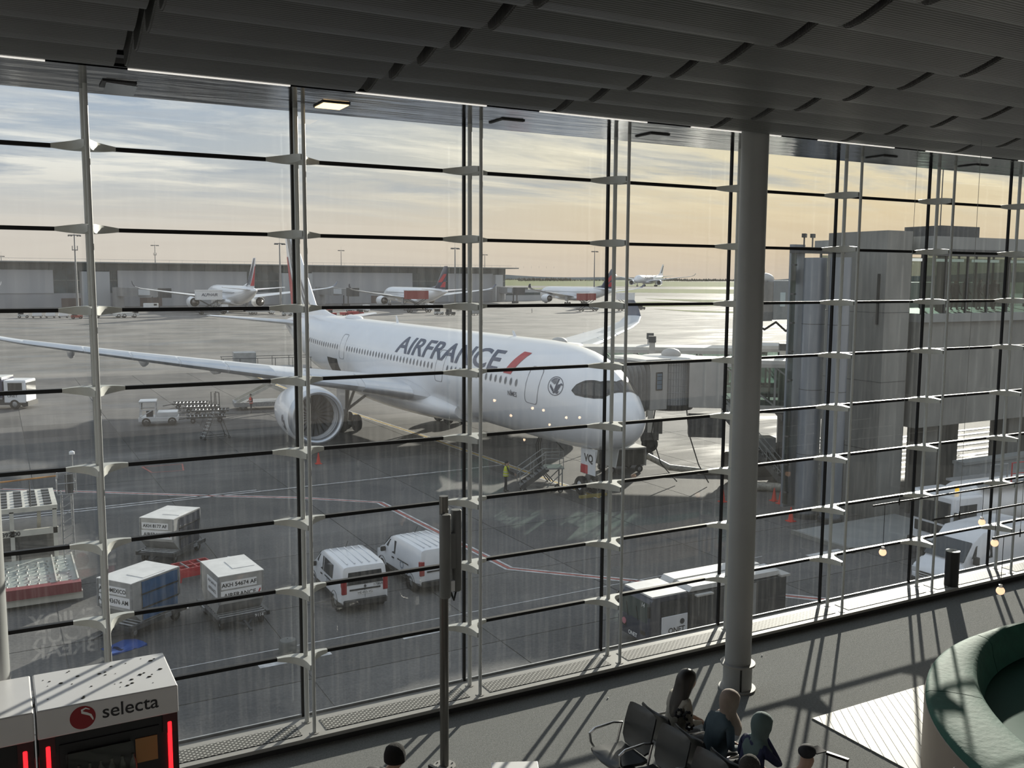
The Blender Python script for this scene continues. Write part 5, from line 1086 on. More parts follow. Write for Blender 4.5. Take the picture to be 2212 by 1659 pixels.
def container(label, loc, rz, door, ident, sub, sidetxt=None):
    t = thing('cargo_container', label, 'container', (loc[0], loc[1], loc[2]+.50), rz, 'air cargo containers on dollies'); H = 1.45; wx, wy = .80, 1.10
    poly = [(-wy+.42, 0), (wy-.42, 0), (wy, .45), (wy, H), (-wy, H), (-wy, .45)]
    bd = B().prism(poly, -wx, wx, 'x').obj('body', ALU, t)
    B().b2((-wx-.02, -wy-.02, H), (wx+.02, wy+.02, H+.03)).obj('roof', ALT, t); B().b2((-.1, -.45, H+.03), (.7, .55, H+.045)).obj('roof_patch', ALT, t)
    for x in (-wx, wx):
        for y in (-wy, wy): B().b2((x-.03, y-.03, .45), (x+.03, y+.03, H)).obj('corner_post', GALV, t)
    b = B(); n = 12; vs = []
    for i in range(n+1):
        for j in range(5): u = -wy+.45+(2*wy-.55)*i/n; vs.append((wx+.03+.02*math.sin(i*1.9+j), u, .04+(H-.08)*j/4))
    b.add(vs, [(i*5+j, (i+1)*5+j, (i+1)*5+j+1, i*5+j+1) for i in range(n) for j in range(4)]); cu = b.obj('door_curtain', door, t, sharp=80)
    for z in (.45, .95): B().b2((wx+.05, -wy+.4, z), (wx+.065, wy-.1, z+.05)).obj('strap', BLACK, cu)
    lb = B().b2((-.72, -wy-.012, .98), (.55, -wy, 1.26)).obj('label_plate', WLET, t); text(ident, .20, INK, lb, (-.08, -wy-.018, 1.12), (1, 0, 0), (0, 0, 1), bold=.004)
    l2 = B().b2((-.74, -wy-.012, .56), (.72, -wy, .92)).obj('label_plate', WLET, t); text(sub, .22, INK, l2, (-.06, -wy-.018, .74), (1, 0, 0), (0, 0, 1), bold=.003)
    if 'FRANCE' in sub: B().add([(.58, -wy-.02, .66), (.63, -wy-.02, .66), (.70, -wy-.02, .83), (.65, -wy-.02, .83)], [(0, 1, 2, 3)]).obj('red_tick', ARED, l2)
    if sidetxt: s2 = B().b2((-wx-.012, -.9, .62), (-wx, .3, 1.2)).obj('label_plate', WLET, t); text(ident, .16, INK, s2, (-wx-.018, -.3, 1.06), (0, -1, 0), (0, 0, 1)); text(sub, .18, INK, s2, (-wx-.018, -.3, .8), (0, -1, 0), (0, 0, 1))
    return t
cA, cB, cC = (4.05, 24.0, ZA), (6.45, 32.5, ZA), (7.15, 23.25, ZA)
dolly('dolly under the blue-curtained container nearest the drinks machine', cA, rad(-53.7)); container('blue-curtained aluminium container labelled 676 AM nearest the drinks machine', cA, rad(-53.7), CURT, 'AEROMEXICO', 'AKH 43676 AM')
dolly('dolly under the rear container with the open dark side', cB, rad(-40)); container('rear aluminium container with open dark side beyond the red cart', cB, rad(-40), CURD, 'AKH 8177 AF', 'AIRFRANCE')
dolly('dolly numbered on its end under the right-hand container', cC, rad(5), '9114'); container('right-hand aluminium container with bright roof and AIRFRANCE end label', cC, rad(5), CURD, 'AKH 54674 AF', 'AIRFRANCE', True)
# small red rack trolley between them
rc = thing('red_trolley', 'low dark red slatted trolley between the containers', 'trolley', (6.75, 28.9, ZA), rad(12))
B().b2((-.75, -.55, .42), (.75, -.47, .56)).b2((-.75, .47, .42), (.75, .55, .56)).b2((-.75, -.05, .42), (.75, .05, .54)).obj('rail', REDP, rc)
for i in range(5): B().b2((-.74+i*.36, -.5, .5), (-.69+i*.36, .5, .56)).obj('slat', GALV if i % 2 else REDP, rc)
for x in (-.65, .65): B().bar((x, -.5, .45), (x-.1, -.5, 0), .07).bar((x, .5, .45), (x-.1, .5, 0), .07).obj('leg', REDP, rc)
B().b2((-.75, -.56, .2), (.75, -.5, .42)).obj('end_panel', REDP, rc)
bt_ = thing('blue_tarpaulin', 'small blue tarpaulin lying on the ground left of the blue container', 'tarpaulin', (3.35, 22.2, ZA), rad(20)); B().loft([[Vector((x, y, .03+.05*math.sin(x*5+y*3))) for y in (-.5, -.2, .1, .4)]+[Vector((x, y, 0)) for y in (.4, .1, -.2, -.5)] for x in (-.7, -.3, .1, .5)], True).obj('sheet', mat('tarp_blue', (.015, .06, .25), .5), bt_)
for i, (x, y, lb) in enumerate(((400, 1315, 'scrap of white paper on the ground between the two front containers'), (497, 1205, 'scrap of white paper on the ground right of the rear container'), (502, 1222, 'crumpled white litter nearer the right-hand container'))):
    p = G(x, y); tag(B().loft([[Vector((-.12, -.1, .02)), Vector((.12, -.08, .05)), Vector((.1, .1, .02)), Vector((-.1, .09, .06))], [Vector((-.12, -.1, 0)), Vector((.12, -.08, 0)), Vector((.1, .1, 0)), Vector((-.1, .09, 0))]], True).obj('paper_scrap', WLET, None, (p.x, p.y, ZA+.006)), lb, 'litter', 'litter on the apron')
hp_ = G(622, 1408); tag(B().lathe([(.30, 0), (.30, .35), (.26, .42), (.02, .46)], 20, (0, 0, 0)).obj('grey_barrel', mat('barrel_grey', (.12, .125, .12), .6), None, (hp_.x, hp_.y, ZA)), 'squat grey drum on the ground under the second mullion', 'drum')
# container loader at the left edge
LW = mat('loader_offwhite', (.52, .51, .46), .5, var=.15, vs=2)
ld = thing('container_loader', 'off-white container loader with roller decks and lift tower at the left edge', 'cargo loader', (0.0, 30.0, ZA))
dk = B().b2((-3.6, -2.2, .62), (2.35, 1.8, .80)).obj('front_deck', mat('deck_grey_green', (.30, .33, .31), .5, var=.15, vs=3), ld); B().b2((-3.6, -2.45, .45), (2.4, -2.05, .84)).obj('front_edge', mat('edge_maroon', (.20, .045, .05), .45), ld); B().b2((-3.6, -2.3, .15), (2.45, -2.0, .45)).obj('bumper', LW, ld)
rm = B().cyl((0, 0, -.02), (0, 0, .03), .045, 8).mesh('ball_roller'); rm.materials.append(CHROME)
for i in range(13):
    for j in range(8): link('ball_roller', rm, dk, (-2.3+i*.36+.06*(j % 2), -1.9+j*.42, .82))
for x in (1.55, 2.3): B().b2((x, -2.1, .80), (x+.05, 1.8, .90)).obj('guide_rail', LW, dk)
ud = B().b2((-3.6, 2.0, 2.75), (1.9, 5.6, 2.95)).obj('main_deck', LW, ld)
for i in range(9):
    for j in range(6): B().b2((-3.0+i*.55, 2.2+j*.56, 2.95), (-2.7+i*.55, 2.5+j*.56, 3.0)).obj('deck_opening', DKGREY, ud)
for x in (-1.3, .1, 1.7): B().b2((x, 2.0, .4), (x+.16, 2.16, 2.8)).obj('frame_post', LW, ld)
B().b2((-3.6, 2.0, 1.75), (1.9, 2.14, 2.0)).obj('cross_beam', LW, ld); B().b2((-3.6, 2.4, .5), (1.8, 5.4, 1.7)).obj('chassis', DKGREY, ld)
text('197397-00', .24, INK, ld, (-.05, 1.985, 1.87), (1, 0, 0), (0, 0, 1), bold=.01)
HAZ = mat('hazard_amber', (.42, .20, .05), .5, var=.5, vs=2)
B().tube([(-3.6, 2.1, 3.95), (1.9, 2.1, 4.15)], .035, 6).obj('warning_rail', HAZ, ld)
for x in (-1.2, .9): B().cyl((x, 2.1, 2.9), (x, 2.1, 4.05), .025, 6).obj('rail_post', DKGREY, ld)
tb_ = B()
for x in (2.05, 2.45):
    for y in (1.5, 2.1): tb_.cyl((x, y, .7), (x, y, 3.5), .035, 6)
for i in range(8): z = .9+i*.33; tb_.bar((2.05, 1.5, z), (2.45, 1.5, z+.25), .03).bar((2.05, 1.5, z), (2.05, 2.1, z), .03).bar((2.45, 1.5, z), (2.45, 2.1, z), .03)
tb_.obj('lift_tower', GALV, ld)
bk = B()
for z in (3.5, 3.95, 4.4): bk.tube([(1.9, 1.3, z), (2.6, 1.3, z), (2.6, 2.3, z), (1.9, 2.3, z), (1.9, 1.3, z)], .025, 6)
for x, y in ((1.9, 1.3), (2.25, 1.3), (2.6, 1.3), (2.6, 1.8), (2.6, 2.3), (1.9, 2.3)): bk.cyl((x, y, 3.5), (x, y, 4.4), .02, 6)
bk.obj('operator_cage', GALV, ld); B().b2((2.2, 1.4, 3.5), (2.5, 1.6, 4.3)).obj('control_panel', DKGREY, ld); B().cyl((2.55, 2.2, 4.4), (2.55, 2.2, 5.0), .03, 6).obj('lamp_stalk', GALV, ld); B().lathe([(.11, 5.0), (.11, 5.1), (.03, 5.15)], 12, (2.55, 2.2, 0)).obj('lamp_head', WHITE, ld)
for x in (-2.6, 1.2): B().bar((x, 4.8, .4), (x, 2.2, 2.7), .14).obj('scissor_arm', LW, ld)
for y in (-1.2, 4.6):
    for x in (-2.6, 1.3): bt, bh = B(Matrix.Translation((x, y, 0)) @ Matrix.Rotation(PI/2, 4, 'Z')), B(Matrix.Translation((x, y, 0)) @ Matrix.Rotation(PI/2, 4, 'Z')); wheel(bt, bh, (0, 0, .3), .3, .25); w = bt.obj('tyre', RUBBER, ld); bh.obj('wheel_hub', GALV, w)
# baggage tractor, empty dollies, ladder
tp = G(345, 917); tg = thing('baggage_tractor', 'small white baggage tractor with open cab beside the empty dollies', 'tractor', tp, rad(-12))
B().b2((-1.6, -.8, .35), (1.55, .8, .75)).obj('chassis', WHITE, tg, bevel=.05); B().b2((-.15, -.78, .75), (1.5, .78, 1.15)).obj('bonnet', WHITE, tg, bevel=.06)
cbp = B()
for x, y in ((-1.5, -.75), (-1.5, .75), (-.25, -.75), (-.25, .75)): cbp.bar((x, y, .7), (x+.12*(x < -1), y, 2.0), .09)
cbp.bar((-1.5, -.75, 1.35), (-.25, -.75, 1.35), .07).bar((-1.5, .75, 1.35), (-.25, .75, 1.35), .07).bar((-1.5, -.75, .75), (-.5, -.75, 1.35), .07).obj('cab_frame', WHITE, tg)
B().b2((-1.55, -.82, 1.98), (-.15, .82, 2.12)).obj('cab_roof', WHITE, tg, bevel=.05); B().b2((-.28, -.7, 1.2), (-.24, .7, 1.95)).obj('rear_screen', DGLASS, tg); B().b2((-1.46, -.7, 1.2), (-1.42, .7, 1.95)).obj('windscreen', DGLASS, tg); B().b2((-1.0, -.4, .75), (-.5, .4, 1.25)).obj('seat', DKGREY, tg)
for x in (-1.0, 1.05):
    for s_ in (1, -1): bt, bh = B(), B(); wheel(bt, bh, (x, s_*.68, .36), .36, .3); w = bt.obj('tyre', RUBBER, tg); bh.obj('wheel_hub', DKGREY, w)
def flat_dolly(label, x, y, rz):
    p = G(x, y); t = thing('empty_dolly', label, 'dolly', p, rz, 'empty flat dollies'); B().b2((-1.6, -.8, .42), (1.6, -.68, .56)).b2((-1.6, .68, .42), (1.6, .8, .56)).b2((-1.6, -.8, .42), (-1.45, .8, .5)).b2((1.45, -.8, .42), (1.6, .8, .5)).obj('frame', DKGREY, t)
    r_ = B().cyl((0, -.7, 0), (0, .7, 0), .05, 6).mesh('roller'); r_.materials.append(GALV)
    for i in range(9): link('roller', r_, t, (-1.3+i*.325, 0, .5))
    for xx in (-1.1, 1.1):
        for s_ in (1, -1): bt, bh = B(), B(); wheel(bt, bh, (xx, s_*.65, .2), .2, .14); w = bt.obj('tyre', RUBBER, t); bh.obj('wheel_hub', GALV, w)
    B().bar((-1.6, 0, .4), (-2.5, 0, .25), .07).obj('drawbar', DKGREY, t)
flat_dolly('empty roller dolly farthest back in the row beside the ladder', 412, 881, rad(-14)); flat_dolly('empty roller dolly second in the row behind the ladder', 436, 889, rad(-14)); flat_dolly('empty roller dolly third in the row behind the ladder', 455, 897, rad(-14)); flat_dolly('empty roller dolly hitched to the white tractor', 446, 911, rad(-10))
lp = G(465, 947); sl_ = thing('step_ladder', 'tall wheeled metal step ladder with handrails on the open apron', 'ladder', lp, rad(8))
fr = B()
for s_ in (1, -1): fr.tube([(-.95, s_*.42, .12), (-.1, s_*.38, 2.0), (-.1, s_*.38, 3.6), (.25, s_*.38, 3.6), (.3, s_*.38, 2.0), (.95, s_*.5, .15)], .03, 6); fr.tube([(-.95, s_*.42, .2), (.95, s_*.5, .2)], .025, 6); fr.tube([(-1.0, s_*.42, 1.0), (-.2, s_*.38, 2.9)], .022, 6)
fr.tube([(.95, -.5, .2), (.95, .5, .2)], .025, 6).tube([(.25, -.38, 3.6), (.25, .38, 3.6)], .025, 6).obj('frame', DKGREY, sl_)
tm = B().b2((-.12, -.4, -.02), (.12, .4, .02)).mesh('tread'); tm.materials.append(GALV)
for i in range(8): link('tread', tm, sl_, (-.9+i*.115, 0, .25+i*.25))
B().b2((-.12, -.4, 2.0), (.32, .4, 2.05)).obj('platform', GALV, sl_)
for x in (-.95, .95):
    for s_ in (1, -1): bt, bh = B(), B(); wheel(bt, bh, (x, s_*.46, .09), .09, .06); w = bt.obj('tyre', RUBBER, sl_)
# scissor-lift cargo loader beside the engine
sp_ = G(560, 892); sc_ = thing('scissor_lift', 'raised scissor-lift cargo loader with crossed arms under the wing', 'cargo loader', (sp_.x+1.6, sp_.y+3.0, ZA), rad(-8))
B().b2((-3.2, -1.3, .35), (4.2, 1.3, .75)).obj('chassis', GALV, sc_); B().b2((-4.2, -1.3, 3.75), (4.0, 1.3, 3.95)).obj('deck', GALV, sc_)
for y in (-1.05, 1.05): B().bar((-3.0, y, .75), (3.2, y, 3.75), .14, .26).bar((3.2, y, .75), (-3.0, y, 3.75), .14, .26).obj('scissor_arm', LW, sc_)
rl = B()
for s_ in (1, -1): rl.tube([(-4.2, s_*1.3, 4.9), (4, s_*1.3, 4.9)], .03, 6); [rl.cyl((x, s_*1.3, 3.9), (x, s_*1.3, 4.9), .025, 6) for x in (-4.1, -2.6, -1, .6, 2.2, 3.9)]
rl.obj('deck_rail', DKGREY, sc_)
B().b2((-3.1, -.9, 3.95), (-1.1, .9, 5.4)).obj('deck_load', ALU, sc_)
for x in (-2.4, 3.2):
    for s_ in (1, -1): bt, bh = B(), B(); wheel(bt, bh, (x, s_*1.1, .38), .38, .3); w = bt.obj('tyre', RUBBER, sc_); bh.obj('wheel_hub', GALV, w)
# passenger boarding steps pushed to the nose
bp0 = G(1160, 1062); st_ = thing('boarding_steps', 'low wheeled boarding steps with tubular handrails near the nose wheel', 'steps', bp0, rad(-20))
for s_ in (1, -1): B().bar((-1.0, s_*.5, .35), (.55, s_*.5, 1.45), .06, .28).obj('stringer', DKGREY, st_)
tm = B().b2((-.14, -.5, -.02), (.14, .5, .02)).mesh('tread'); tm.materials.append(GALV)
for i in range(7): link('tread', tm, st_, (-.9+i*.22, 0, .45+i*.155))
B().b2((.4, -.6, 1.42), (1.5, .6, 1.5)).obj('platform', GALV, st_)
hr = B()
for s_ in (1, -1):
    for h in (.55, .95): hr.tube([(-1.1, s_*.56, .45+h), (.4, s_*.56, 1.5+h), (1.45, s_*.56, 1.5+h)], .028, 6)
    for x, z in ((-1.1, .4), (-.3, .95), (.4, 1.45), (1.45, 1.45)): hr.cyl((x, s_*.56, z), (x, s_*.56, z+1.0), .022, 6)
    hr.bar((1.4, s_*.5, .25), (1.4, s_*.5, 1.45), .07).bar((.4, s_*.5, .25), (1.4, s_*.5, 1.2), .05).bar((-1, s_*.5, .25), (1.4, s_*.5, .25), .08)
hr.obj('handrail_frame', STEEL, st_)
for x in (-.8, 1.3):
    for s_ in (1, -1): bt, bh = B(), B(); wheel(bt, bh, (x, s_*.5, .16), .16, .1); w = bt.obj('tyre', RUBBER, st_); bh.obj('wheel_hub', GALV, w)
# ground power cart under the nose, hoses, chocks
gc = thing('ground_power_cart', 'boxy dark ground power cart under the aircraft nose', 'power unit', (35.3, 38.7, ZA), rad(-8)); B().b2((-1.4, -.8, .5), (1.4, .8, 1.6)).obj('body', mat('gpu_dark', (.055, .055, .05), .6, var=.2), gc); B().b2((-1.45, -.85, 1.55), (1.45, .85, 1.65)).obj('top_frame', JBW, gc)
for x, y in ((-1.4, -.82), (1.4, -.82), (-1.4, .82), (1.4, .82)): B().b2((x-.05, y-.05, .45), (x+.05, y+.05, 1.6)).obj('corner_post', JBW, gc)
for x in (-1, 1):
    for s_ in (1, -1): bt, bh = B(), B(); wheel(bt, bh, (x, s_*.75, .25), .25, .18); w = bt.obj('tyre', RUBBER, gc); bh.obj('wheel_hub', GALV, w)
tag(B().tube([(37.2, 38.3, ZA+.9), (38.0, 37.0, ZA+.3), (39.5, 35.4, ZA+.2), (43, 33.4, ZA+.2), (46, 31.9, ZA+.2)], .2, 10).obj('air_hose', mat('hose_silver', (.40, .385, .34), .45, .3, var=.3, vs=6)), 'fat pale ribbed air hose lying from the cart toward the pier', 'hose')
tag(B().tube([(38.6, 30.6, ZA+.3), (40.5, 29.2, ZA+.28), (43, 28.6, ZA+.28), (44.5, 29.4, ZA+.28)], .26, 10).obj('air_hose', mat('hose_silver', (.4, .4, .4), .4)), 'coiled pale air hose on the ground beside the cones', 'hose')
for i in range(3): tag(B().tube([(29.3+.1*i, 38.9, ZA+2.75), (28.9+.15*i, 38.6, ZA+2.3), (28.85+.12*i, 38.4, ZA+1.6), (29.0+.1*i, 38.2, ZA+.7), (29.3+.2*i, 37.8, ZA+.05)], .035, 6).obj('power_cable', RUBBER), ['leftmost', 'middle', 'rightmost'][i]+' of three black power cables hanging from the belly', 'cable', 'belly power cables')
tag(B().b2((-.9, -.12, 0), (.9, .12, .14)).obj('wheel_chock', mat('chock_yellow', (.30, .25, .08), .6), None, (29.7, 33.4, ZA)), 'long chock in front of the nose wheels', 'chock')
CONE = mat('cone_red', (.62, .05, .03), .5)
def cone(x, y, lb):
    p = G(x, y); t = thing('traffic_cone', lb, 'traffic cone', p, group='traffic cones'); B().b2((-.2, -.2, 0), (.2, .2, .04)).obj('base', CONE, t); B().lathe([(.15, .04), (.03, .75), (.0, .76)], 16).obj('cone_body', CONE, t)
    for z in (.26, .5): B().lathe([(.155-.17*z, z), (.155-.17*(z+.13), z+.13)], 16).obj('white_band', WLET, t)
cone(688, 1002, 'red and white traffic cone in front of the engine'); cone(1672, 1082, 'left one of two traffic cones by the coiled hose'); cone(1686, 1088, 'right one of two traffic cones by the coiled hose'); cone(1708, 1126, 'traffic cone at the foot of the drum columns'); cone(1561, 1084, 'traffic cone just left of the round column')
vc = thing('vacuum_tank', 'black cylindrical tank trailer under the bridge left of the drum columns', 'tank', (41.3, 31.6, ZA), rad(-20)); B().cyl((-2.6, 0, 1.15), (1.4, 0, 1.15), .85, 24).obj('tank', mat('tank_black', (.02, .02, .02), .35), vc); B().b2((-2.6, -.6, .3), (1.2, .6, .5)).obj('chassis', DKGREY, vc); B().b2((-1.6, -.5, 2.0), (.3, .5, 2.9)).obj('pump_box', STEEL, vc); B().b2((1.3, -.25, .95), (1.41, .05, 1.2)).obj('label_plate', PY, vc)
for x in (-2, .7):
    for s_ in (1, -1): bt, bh = B(), B(); wheel(bt, bh, (x, s_*.7, .28), .28, .2); w = bt.obj('tyre', RUBBER, vc); bh.obj('wheel_hub', GALV, w)
# blue truck far left
fp = G(43, 881); ft = thing('blue_truck', 'dark blue box truck with white cab at the left edge of the apron', 'truck', fp, rad(-25))
cb = B().b2((-.9, -1.15, .6), (1.1, 1.15, 2.75)).obj('cab', VW, ft, bevel=.1); B().b2((1.08, -1.0, 1.6), (1.13, 1.0, 2.5)).obj('windscreen', DGLASS, cb); B().b2((-.5, -1.17, 1.65), (.8, -1.14, 2.5)).obj('side_window', DGLASS, cb); B().b2((.8, -1.1, .3), (1.25, 1.1, .75)).obj('bumper', PLAST, cb)
text('ONET', .34, INK, cb, (-.1, -1.18, 1.25), (1, 0, 0), (0, 0, 1))
bx_ = B().b2((-7.5, -1.2, .9), (-1.0, 1.2, 2.9)).obj('box_body', NAVY, ft); B().b2((-7.5, -1.2, 2.9), (-1.0, 1.2, 3.05)).obj('roof', JBR, ft); B().b2((-7.4, -1.22, .95), (-1.0, -1.19, 1.1)).obj('side_stripe', STEEL, bx_)
text('SERVICE', .42, WLET, bx_, (-2.6, -1.215, 2.05), (1, 0, 0), (0, 0, 1)); B().b2((-7.4, -1, .4), (0, 1, .9)).obj('chassis', DKGREY, ft)
for x in (-5.8, .05):
    for s_ in (1, -1): bt, bh = B(), B(); wheel(bt, bh, (x, s_*1.0, .48), .48, .32); w = bt.obj('tyre', RUBBER, ft); bh.obj('wheel_hub', GALV, w)
# ------------------------------------------------ far apron traffic
def wheels4(t, xs, y, r, w_):
    for x in xs:
        for s_ in (1, -1): bt, bh = B(), B(); wheel(bt, bh, (x, s_*y, r), r, w_); bt.obj('tyre', RUBBER, t)
def catering(label, x, y, m_, txt=None, k=1.0, flip=1):
    p = G(x, y); t = thing('catering_truck', label, 'truck', p, rad(0), 'catering trucks at the far aircraft'); t.scale = (k,)*3
    bx = B().b2((-4, -1.3, 4.2), (3.2, 1.3, 6.8)).obj('lifted_box', m_, t); B().b2((-4.1, -1.4, 6.8), (3.3, 1.4, 7.0)).obj('roof', WHITE, t)
    for y_ in (-1, 1): B().bar((-3, y_, 1.0), (2.5, y_, 4.2), .2).bar((2.5, y_, 1.0), (-3, y_, 4.2), .2).obj('scissor_arm', DKGREY, t)
    B().b2((-4.2, -1.2, .6), (4.4, 1.2, 1.0)).obj('chassis', DKGREY, t); B().b2((3.0, -1.2, .6), (4.8, 1.2, 2.8)).obj('cab', WHITE, t); B().b2((4.78, -1, 1.7), (4.84, 1, 2.6)).obj('windscreen', DGLASS, t); wheels4(t, (-2.6, 3.6), 1.05, .5, .35)
    if txt: text(txt, 1.15, NAVY, bx, (-.4, -1.33, 5.6), (1, 0, 0), (0, 0, 1), bold=.02, shear=.2)
BXR = mat('catering_red', (.28, .05, .045), .6, var=.15)
catering('white scissor-lift catering truck lettered ALPHAIR at the striped-fin airliner', 455, 679, WHITE, 'ALPHAIR', 1.15); catering('red-boxed catering truck at the first navy-fin airliner', 902, 675, BXR, None, 1.15); catering('red-boxed catering truck at the second navy-fin airliner', 1268, 672, BXR); catering('white catering truck behind the tail of the second navy-fin airliner', 1352, 671, WHITE)
def smallveh(name, label, x, y, m_, kind):
    p = G(x, y); t = thing(name, label, {'tug': 'tractor', 'cart': 'trolley', 'van': 'van', 'flat': 'truck', 'bigtug': 'tractor'}[kind], p, rad(4), 'service vehicles on the far apron')
    if kind == 'tug': B().b2((-1.5, -.8, .4), (1.5, .8, 1.1)).obj('body', m_, t); B().b2((-1.3, -.75, 1.1), (.1, .75, 2.0)).obj('cab', DGLASS, t); B().b2((-1.4, -.8, 2.0), (.2, .8, 2.12)).obj('cab_roof', m_, t); wheels4(t, (-1, 1), .7, .4, .3)
    if kind == 'cart': B().b2((-1.5, -.8, .5), (1.5, .8, .65)).obj('frame', DKGREY, t); B().prism([(-1.3, .65), (1.3, .65), (1.1, 2.2), (-.9, 2.3)], -.75, .75, 'y').obj('load_cover', m_, t); wheels4(t, (-1, 1), .65, .22, .15)
    if kind == 'bigtug': B().b2((-3.6, -1.3, .5), (3.6, 1.3, 1.3)).obj('body', m_, t); B().b2((2.2, -1.2, 1.3), (3.4, 1.2, 2.1)).obj('cab', DGLASS, t); B().b2((-1, -1.3, 1.3), (1.6, 1.3, 1.6)).obj('deck', m_, t); wheels4(t, (-2.2, -.6, 2.3), 1.1, .6, .4)
    if kind == 'van': B().b2((-2.6, -.95, .5), (2.6, .95, 2.3)).obj('body', m_, t, bevel=.2); B().b2((.9, -.97, 1.4), (2.0, .97, 2.05)).obj('side_window', DGLASS, t); wheels4(t, (-1.7, 1.7), .85, .36, .25)
    if kind == 'flat': B().b2((-4.5, -1.2, .8), (3, 1.2, 1.1)).obj('flatbed', m_, t); B().b2((3, -1.2, .5), (4.8, 1.2, 2.6)).obj('cab', m_, t); B().b2((-4.5, -1.1, 1.1), (2.8, 1.1, 1.8)).obj('load', DKGREY, t); wheels4(t, (-3, -1.8, 3.8), 1, .48, .35)
TR_ = mat('tug_rust_red', (.30, .07, .05), .5); TWb = mat('tug_white', (.6, .6, .58), .5)
for a in (('baggage_tug', 'small pale tug at the head of the far baggage train', 50, 687, TWb, 'tug'), ('baggage_cart', 'first white-covered baggage cart in the far train', 80, 687, WHITE, 'cart'), ('baggage_cart', 'second white-covered baggage cart in the far train', 109, 687, WHITE, 'cart'), ('baggage_cart', 'third white-covered baggage cart in the far train', 137, 687, WHITE, 'cart'), ('baggage_tug', 'rust-red tug behind the far baggage train', 166, 689, TR_, 'tug'),
          ('pushback_tug', 'long low white pushback tug right of the first mullion', 272, 686, TWb, 'bigtug'), ('flatbed_truck', 'pale flatbed truck right of the leftmost mullion', 225, 686, TWb, 'flat'), ('pushback_tug', 'long low red pushback tug behind the front airliner fin', 760, 683, REDP, 'bigtug'), ('baggage_tug', 'red tug left of the long red pushback tug', 716, 683, REDP, 'tug'), ('flatbed_truck', 'white flatbed truck behind the red pushback tug', 770, 674, WHITE, 'flat'),
          ('baggage_tug', 'white tug left of the front airliner fin', 620, 682, TWb, 'tug'), ('flatbed_truck', 'pale flatbed truck right of the striped-fin airliner', 562, 679, TWb, 'flat'), ('parked_van', 'white van parked under the jet bridge of the striped-fin airliner', 326, 668, WHITE, 'van'), ('baggage_tug', 'tug below the tail of the first navy-fin airliner', 948, 680, TWb, 'tug'), ('baggage_tug', 'tug right of the first navy-fin airliner', 973, 681, DKGREY, 'tug'), ('baggage_cart', 'grey cart beside the third mullion on the far apron', 1028, 681, STEEL, 'cart'), ('baggage_tug', 'tug at the edge of the grass right of the second navy-fin airliner', 1385, 669, DKGREY, 'tug')): smallveh(*a)
# ================================================================== LOUNGE FURNISHINGS
# ---- drinks machines: front faces the gallery (-y), printed back faces the glass
VMW = mat('machine_white', (.74, .74, .75), .35, var=.03, vs=3); VMB = mat('machine_black', (.012, .012, .014), .3); VMR = mat('machine_maroon', (.055, .008, .01), .4)
LED = mat('red_led', (1, .02, .02), .5, emit=2.6, ecol=(1, .012, .018)); SRED = mat('logo_red', (.30, .012, .02), .4); BOTL = mat('bottle_glass', (.10, .12, .10), .2, var=.4, vs=8)
SHL = mat('shelf_glow', (.55, .50, .32), .5, emit=.10, ecol=(1, .86, .5))  # faint glow put into the shelves for the machine's inside light
def s_curve(b, c, r, ux, uy, off):
    """white swoosh on the round logo"""
    def band(pts, w0, w1):
        n = len(pts); vs = []
        for i, p in enumerate(pts):
            d = (Vector(pts[min(i+1, n-1)])-Vector(pts[max(i-1, 0)])).normalized(); nn = Vector((-d.y, d.x)); w = w0+(w1-w0)*math.sin(PI*i/(n-1))
            for s_ in (1, -1): q = Vector(p)+nn*w*s_; vs.append(c+ux*q.x*r+uy*q.y*r+off)
        b.add(vs, [(2*i, 2*i+1, 2*i+3, 2*i+2) for i in range(n-1)])
    band([(.55, .62), (.25, .78), (-.05, .66), (-.02, .45), (.3, .30), (.6, .12), (.75, -.2), (.78, -.35)], .03, .11)
